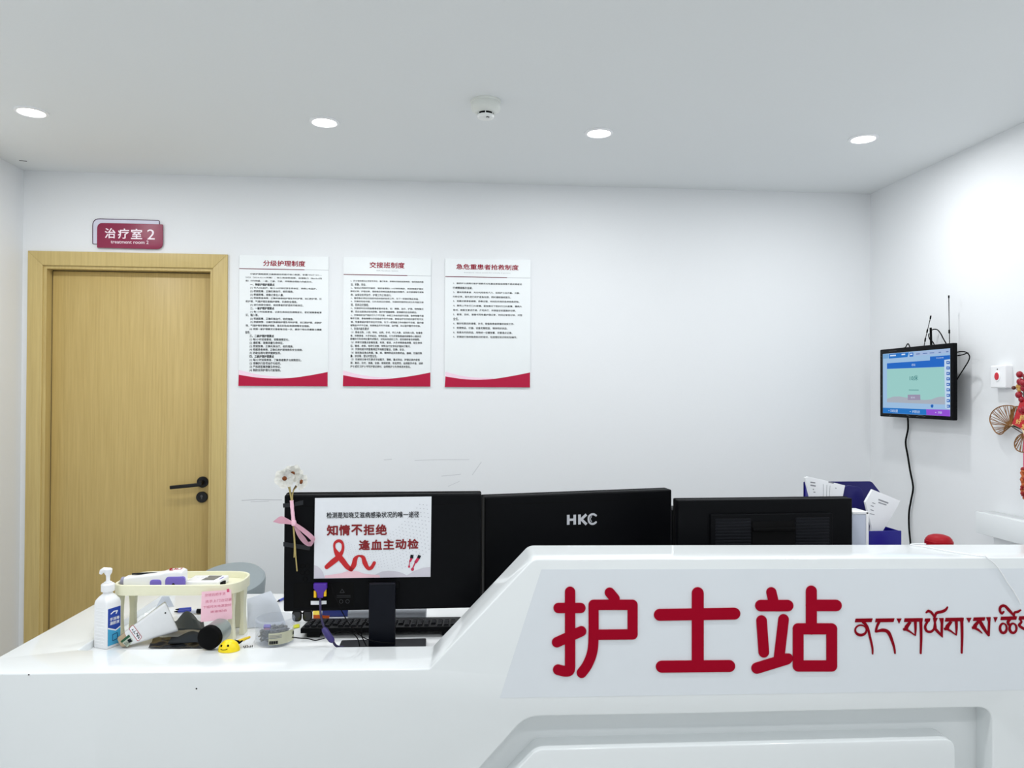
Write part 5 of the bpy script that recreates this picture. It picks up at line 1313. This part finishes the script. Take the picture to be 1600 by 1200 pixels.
zc8 = lambda pts: [(1100 + x / 3.2, 830 + y / 3.2) for x, y in pts]
(zu0, zv0), (zu1, zv1) = CF.uv(833, 873.5), (uR, CF.uv(1600, 872)[1])
def on_top(x, y):
    p = at_z(x, y, ZT)
    for _ in range(4): p = at_z(x, y, zv0 + (zv1 - zv0) * ((p - CF.o).dot(CU) - zu0) / (zu1 - zu0) + 0.0032)
    return p
top = [on_top(x, y) for x, y in zc8([(1110, 64), (1060, 63), (1032, 66), (1060, 72), (1110, 78), (1200, 96), (1310, 113), (1385, 124), (1408, 124)])]
frn = [CF.at(*CF.uv(x, y, 0.0045), 0.0045) for x, y in zc8([(1422, 137), (1460, 170), (1492, 215), (1516, 255), (1545, 295), (1565, 330), (1585, 365)])]
b = B(); b.tube(bez(top + frn, 5), 0.0016, 8)
tag(link('white_cord', b, M_WHITE, loc=top[0]), 'thin white cord lying over the raised counter and hanging down its front', 'cord')

# ------------------------------------------------------------------ wall screen
zs6 = zoom(1365, 510, 7.5); z5 = zoom(1300, 440, 5)
XT = XR - 0.082
TV = Frame((XT, 0, 0), (0, -1, 0), Z)
ua, va1 = TV.uv(1375, 547); ub, vb1 = TV.uv(1489.5, 535); va0 = TV.uv(1376.3, 651.5)[1]; vb0 = TV.uv(1490.3, 656)[1]
v0, v1 = (va0 + vb0) / 2, (va1 + vb1) / 2
t = thing('wall_screen', TV.at((ua + ub) / 2, v0, -0.07), 'black framed call display with blue and green picture on the right wall', 'screen')
b = B(); b.slab(TV, [rrect((ua, v0, ub, v1), 0.006)], -0.017, 0, 0.002); link('housing', b, M_BLACK, t)
b = B(); b.fbox(TV, ua + 0.12, v0 + 0.06, -0.080, ub - 0.12, v1 - 0.06, -0.016, 0.003); link('wall_bracket', b, M_BLACK2, t)
s0, s1 = TV.uv(*zs6([(109, 330)])[0], 0.0006), TV.uv(*zs6([(899, 1043)])[0], 0.0006)
sl_, sr, sb, st = s0[0], s1[0], v0 + (v1 - v0) * 0.052, v1 - (v1 - v0) * 0.068
def E(name, c, k=0.95): return glow('screen_' + name, c, k)
b = B(); b.flat(TV, [(sl_, sb), (sr, sb), (sr, st), (sl_, st)], 0.0008); scn = link('screen', b, E('base', (160, 194, 228)), t)
def spt(x, y):     # close-up pixel -> picture coordinates, straightened to the panel
    fx = (x - 110) / (898 - 110); ty = 328 + (243 - 328) * fx; by = 1020 + (1045 - 1020) * fx
    fu, fv = TV.uv(*zs6([(x, y)])[0], 0.0008)
    return (min(max(fu, sl_), sr), sb + (st - sb) * (1 - (y - ty) / (by - ty)))
order = [0.0010]
def q(name, pts, c, k=0.95):
    order[0] += 0.00006
    b = B(); b.flat(TV, [spt(x, y) for x, y in pts], order[0]); return link(name, b, E(name, c, k), scn)
q('list_column', [(826, 380), (899, 372), (903, 962), (842, 950)], (196, 218, 240))
q('tab_bar', [(180, 326), (415, 300), (398, 358), (180, 380)], (46, 118, 200)); q('tab_box', [(112, 330), (176, 324), (176, 378), (112, 384)], (120, 168, 214)); q('tab_button', [(422, 306), (466, 301), (466, 349), (422, 354)], (46, 110, 200))
q('toolbar', [(480, 296), (898, 248), (898, 296), (480, 344)], (168, 190, 226))
q('title_bar', [(662, 346), (898, 324), (898, 372), (830, 381), (830, 462), (158, 502), (158, 436), (662, 391)], (44, 108, 200))
q('call_panel', [(158, 505), (829, 464), (840, 907), (158, 893)], (158, 208, 204))
q('hill_strip', [(158, 853), (230, 826), (300, 822), (390, 834), (480, 850), (600, 858), (680, 850), (740, 825), (790, 815), (838, 818), (840, 907), (158, 893)], (172, 180, 192))
q('call_button', [(402, 800), (548, 796), (551, 860), (403, 862)], (158, 150, 176))
q('bottom_bar', [(111, 958), (618, 966), (622, 1034), (111, 1019)], (44, 120, 200)); q('purple_button', [(618, 966), (903, 968), (903, 1046), (622, 1034)], (150, 84, 214))
b = B()
for x, y in ((876, 412), (876, 476), (877, 541), (877, 605), (878, 669), (878, 734), (879, 798), (880, 862), (881, 926)): b.flat(TV, [spt(x - 20, y + 17), spt(x + 20, y + 17), spt(x + 20, y - 17), spt(x - 20, y - 17)], 0.0019)
b.flat(TV, [spt(x, y) for x, y in ((672, 916), (688, 908), (704, 914), (703, 936), (688, 952), (673, 938))], 0.0019)
link('list_boxes', b, E('list_blue', (40, 100, 184)), scn)
def ttext(b, s_, x0, y0, x1, y1, bold=0.0):
    a, c = spt(x0, y1), spt(x1, y0); b.text(TV, s_, (a[0], a[1], c[0], c[1]), 0.0021, bold, res=2)
b = B(); ttext(b, '10床', 427, 568, 524, 636, 0.004); a = spt(415, 743); c = spt(532, 742); b.stroke(TV, [a, c], 0.002, 0.0019, 0.0020, False); link('bed_number', b, E('teal', (24, 108, 112)), scn)
b = B(); ttext(b, '呼叫', 450, 432, 490, 466); ttext(b, '定位', 438, 822, 488, 842); ttext(b, '系统设置', 200, 976, 286, 1008); ttext(b, '护理信息', 455, 982, 545, 1014); ttext(b, '消音', 756, 988, 804, 1016); ttext(b, '呼叫记录列表', 738, 348, 824, 370)
for x, y in ((180, 990), (430, 997), (728, 1002)): c = spt(x, y); b.stroke(TV, [c, (c[0] + 0.003, c[1])], 0.003, 0.0019, 0.0020)
for x0, x1, y in ((196, 264, 346), (330, 372, 330), (430, 458, 326)): b.stroke(TV, [spt(x0, y), spt(x1, y - (x1 - x0) * 0.1)], 0.006, 0.0019, 0.0020, False)
for k in range(9): c = spt(864, 412 + k * 64.2); b.stroke(TV, [c, (c[0] + 0.011, c[1])], 0.0035, 0.00195, 0.00205, False)
link('interface_text', b, E('white', (214, 230, 248)), scn)
b = B()
for x0, x1, y in ((500, 545, 320), (580, 632, 312), (660, 712, 304), (765, 792, 294), (852, 880, 286)): b.stroke(TV, [spt(x0, y), spt(x1, y - (x1 - x0) * 0.1)], 0.0035, 0.0019, 0.0020, False)
link('toolbar_text', b, E('slate', (92, 120, 176)), scn)
M_SCR = mat('scratch', (96, 98, 100), 0.6); b = B()
for P1 in ([(182, 1052), (205, 1035)], [(385, 1040), (425, 1056)], [(500, 1056), (545, 1044), (605, 1056)], [(85, 350), (100, 360)], [(180, 293), (265, 283)], [(85, 820), (98, 808)]):
    b.stroke(TV, TV.uvs(zs6(P1), 0.0004), 0.0012, 0.0, 0.0004)
link('scratches', b, M_SCR, t)
# antennas and leads around the display
XA = Frame((XR - 0.055, 0, 0), (0, -1, 0), Z)
def xa(pts, n=0.0): return [XA.at(*XA.uv(x, y, n), n) for x, y in z5(pts)]
for P1, R1, nm in (([(912.5, 108), (912.5, 128), (913, 130), (916, 375), (916, 378), (916, 403), (917, 406), (918, 490)], [.0032, .0032, .0017, .0014, .0036, .0036, .0016, .0016], 'antenna'),
                   ([(772, 266), (768, 290), (767, 292), (748, 372), (746, 376), (742, 398), (741, 400), (732, 440), (730, 444), (726, 468), (725, 470), (720, 502)], [.0032, .0032, .0017, .0015, .0034, .0034, .0016, .0016, .0034, .0034, .0016, .0016], 'antenna'),
                   ([(771, 360), (775, 500)], [.0048, .0052], 'antenna')):
    b = B(); b.tube(xa(P1), R1, 10); link(nm, b, M_BLACK2, t)
for P1 in ([(780, 378), (800, 372), (825, 378), (850, 408), (872, 450), (892, 484)], [(758, 405), (756, 425), (764, 450), (786, 470), (798, 492)], [(555, 520), (575, 512), (590, 486), (600, 492), (610, 516)],
           [(966, 553), (1010, 547), (1050, 553), (1074, 582), (1066, 620), (1036, 670), (1004, 720), (970, 776)], [(966, 580), (1000, 576), (1030, 568), (1062, 556)]):
    b = B(); b.tube(bez(xa(P1, 0.0), 5), 0.0023, 8); link('lead', b, M_BLACK2, t)
WF = Frame((XR - 0.012, 0, 0), (0, -1, 0), Z); zw = zoom(1200, 600, 4.2875)
pts = [at_d(*zw([(934, 215)])[0], 3.02)] ; pth = [WF.at(*WF.uv(x, y)) for x, y in zw([(936, 215), (938, 300), (922, 390), (936, 480), (952, 580), (972, 690), (958, 780), (945, 860), (945, 960), (955, 1080), (958, 1200)])]
b = B(); b.tube(bez(pth, 5), 0.0042, 10)
tag(link('power_cord', b, M_BLACK2, loc=pth[-1]), 'thick black power cord hanging from the wall screen down to the counter', 'cord')

# ------------------------------------------------------------------ call button
zo = zoom(1530, 560, 5)
CBD = 0.03
f4 = RWALL.uvs(zo([(85, 55), (205, 53), (205, 231), (85, 232)]), CBD)
u0 = (f4[0][0] + f4[3][0]) / 2; u1 = (f4[1][0] + f4[2][0]) / 2 ; vv0 = (f4[2][1] + f4[3][1]) / 2; vv1 = (f4[0][1] + f4[1][1]) / 2
t = thing('call_button', RWALL.at((u0 + u1) / 2, vv0, 0), 'white square wall box with red oval emergency button right of the screen', 'button')
b = B(); b.slab(RWALL, [rrect((u0, vv0, u1, vv1), 0.006)], 0, CBD, 0.005); link('box', b, M_WHITE, t)
uc, vc = RWALL.uv(*zo([(142, 140)])[0], CBD)
def oval(a, h): return [(uc + a * math.cos(k * math.pi / 16), vc + h * math.sin(k * math.pi / 16)) for k in range(32)]
b = B(); b.slab(RWALL, [oval(0.0155, 0.0205)], CBD - 0.001, CBD + 0.003, 0.002); link('button_ring', b, mat('ring_white', (248, 248, 250), 0.3), t)
b = B(); b.slab(RWALL, [oval(0.0118, 0.0150)], CBD + 0.001, CBD + 0.0045, 0.0015); link('push_button', b, mat('button_red', (200, 14, 40), 0.35), t)
b = B(); lu_, lv_ = RWALL.uv(*zo([(142, 85)])[0], CBD); b.lathe([(0, 0.001), (0.0024, 0.0008), (0.0026, -0.001), (0, -0.001)], RWALL.mat(lu_, lv_, CBD), 16); link('indicator', b, M_GRAYBLK, t)

# ------------------------------------------------------------------ festive hanging ornament
ON = 0.03
def orn(pts, n=ON): return [RWALL.at(*RWALL.uv(x, y, n), n) for x, y in zo(pts)]
def ouv(pts, n=ON): return RWALL.uvs(zo(pts), n)
M_GOLD = mat('gold_wire', (140, 94, 44), 0.35, 0.5, 0.4); M_FEST = mat('festive_red', (196, 14, 30), 0.45); M_BERRY = mat('berry_red', (150, 8, 34), 0.3); M_GOLDP = mat('gold_print', (238, 196, 110), 0.4)
t = thing('hanging_ornament', orn([(345, 560)], 0.0)[0], 'red and gold festive hanging ornament with wire ginkgo leaves at the right edge', 'ornament')
def leaf(base, outline, n, nrib):
    q = bez(outline, 8); b = B()
    b.tube(orn([tuple(v) for v in q], n), 0.0022, 6)
    m = len(q)
    for k in range(1, nrib):
        e = q[int(k * (m - 1) / nrib)]; s_ = Vector(base).lerp(e, 0.10)
        mid = Vector(base).lerp(e, 0.55) + Vector(((k % 2) * 3 - 1.5, (k % 3) * 3 - 3))
        b.tube(orn([tuple(s_), tuple(mid), tuple(e)], n), 0.0014, 5)
        if k % 2 == 0 and k + 1 < nrib:
            e3 = q[min(m - 1, int((k + 0.5) * (m - 1) / nrib))]; b.tube(orn([tuple(mid), tuple(e3)], n), 0.0012, 5)
    link('wire_leaf', b, M_GOLD, t)
leaf((250, 528), [(250, 530), (215, 520), (198, 545), (188, 580), (160, 594), (125, 572), (100, 530), (84, 490), (88, 445), (112, 408), (155, 380), (210, 368), (262, 372), (280, 390), (258, 420), (240, 460), (244, 500), (250, 530)], ON, 32)
leaf((262, 505), [(262, 505), (244, 470), (250, 420), (275, 385), (300, 376), (320, 392), (310, 440), (262, 505)], ON - 0.006, 9)
leaf((350, 590), [(350, 590), (330, 592), (296, 616), (276, 660), (284, 704), (318, 728), (360, 732), (400, 720), (424, 680), (410, 630), (380, 598), (350, 590)], ON, 18)
b = B(); b.tube(orn([(252, 530), (290, 555), (330, 580), (352, 592)]), 0.0018, 6); b.tube(orn([(352, 592), (350, 560), (345, 330), (350, 160)], ON - 0.004), 0.0016, 6); b.tube(orn([(350, 170), (345, 150), (330, 130)]), 0.0013, 6); link('twig', b, mat('twig_brown', (70, 46, 30), 0.7), t)
b = B(); b.slab(RWALL, [ouv([(326, 312), (450, 372), (372, 570), (255, 512)], ON + 0.006)], ON + 0.003, ON + 0.006, 0.0008); bn = link('red_banner', b, M_FEST, t)
b = B(); b.slab(RWALL, [ouv([(256, 514), (372, 572), (352, 604), (335, 560), (285, 518), (250, 526)], ON + 0.005)], ON + 0.002, ON + 0.005); link('banner_tip', b, mat('tip_cream', (244, 220, 180), 0.5), bn)
b = B()
for ch, (xa_, ya_, xb_, yb_) in (('好', (282, 474, 326, 512)), ('柿', (312, 440, 354, 482)), ('发', (324, 512, 366, 552))):
    a, c = ouv([(xa_, yb_), (xb_, ya_)], ON + 0.0068); b.text(RWALL, ch, (a[0], a[1], c[0], c[1]), ON + 0.0068, 0.02, shear=0.25, res=2)
link('gold_lettering', b, M_GOLDP, bn)
for x, y, r_, n in ((316, 126, 0.0115, .005), (322, 183, 0.0125, .008), (309, 285, 0.0115, .010), (344, 192, 0.0115, .012), (350, 232, 0.012, .004), (330, 320, 0.010, .006), (372, 140, 0.012, .002), (385, 205, 0.012, .008), (330, 408, 0.010, .012), (350, 395, 0.010, .010)):
    b = B(); c = orn([(x, y)], ON + n)[0]; b.lathe([(r_ * 1.0 * math.cos(a), r_ * 1.1 * math.sin(a)) for a in [(k - 6) * math.pi / 12 for k in range(13)]], Matrix.Translation(c), 18); link('berry', b, M_BERRY, t)
b = B(); c = orn([(270, 230)], ON + 0.004)[0]; b.lathe([(0.0075 * math.cos(a), 0.0075 * math.sin(a)) for a in [(k - 5) * math.pi / 10 for k in range(11)]], Matrix.Translation(c), 14); link('brown_berry', b, mat('berry_brown', (96, 40, 30), 0.4), t)
for dx, dy, r_ in ((-14, -12, .0095), (14, -8, .0095), (0, 14, .010), (-4, -24, .007)):
    b = B(); c = orn([(305 + dx, 232 + dy)], ON + 0.006)[0]; b.lathe([(0, 0.002), (r_ * 0.6, 0.0005), (r_, -0.003), (r_ * 0.95, -0.0036), (r_ * 0.5, -0.001), (0, 0.0006)], Matrix.Translation(c) @ RWALL.mat().to_3x3().to_4x4() @ Matrix.Rotation(0.3 * dx / 14, 4, 'Y'), 14); link('gold_petal', b, mat('petal_gold', (206, 160, 84), 0.35, 0.5, 0.4), t)
b = B(); b.tube(orn([(270, 232), (300, 245), (330, 262), (348, 290)], ON + 0.001), 0.0011, 6); link('twig', b, bpy.data.materials['twig_brown'], t)
b = B(); b.slab(RWALL, [ouv([(345, 590), (356, 590), (356, 860), (345, 860)], ON)], ON - 0.001, ON + 0.0006); link('pink_cord', b, mat('cord_pink', (222, 70, 110), 0.5), t)
b = B(); rng = random.Random(5)
for k in range(60):
    f = rng.random(); x = 352 + (rng.random() - 0.5) * 40; y = 860 + f * 232; a = rng.random() * 6.28
    c = orn([(x, y)], ON + 0.004 + rng.random() * 0.01)[0]; b.mi = k % 2
    b.lathe([(0, -0.006), (0.0062, -0.003), (0.007, 0.001), (0.004, 0.006), (0, 0.007)], Matrix.Translation(c) @ Matrix.Rotation(a, 4, 'X'), 8)
link('tassel', b, [mat('tassel_red', (150, 18, 16), 0.6), mat('tassel_amber', (190, 100, 50), 0.6)], t)
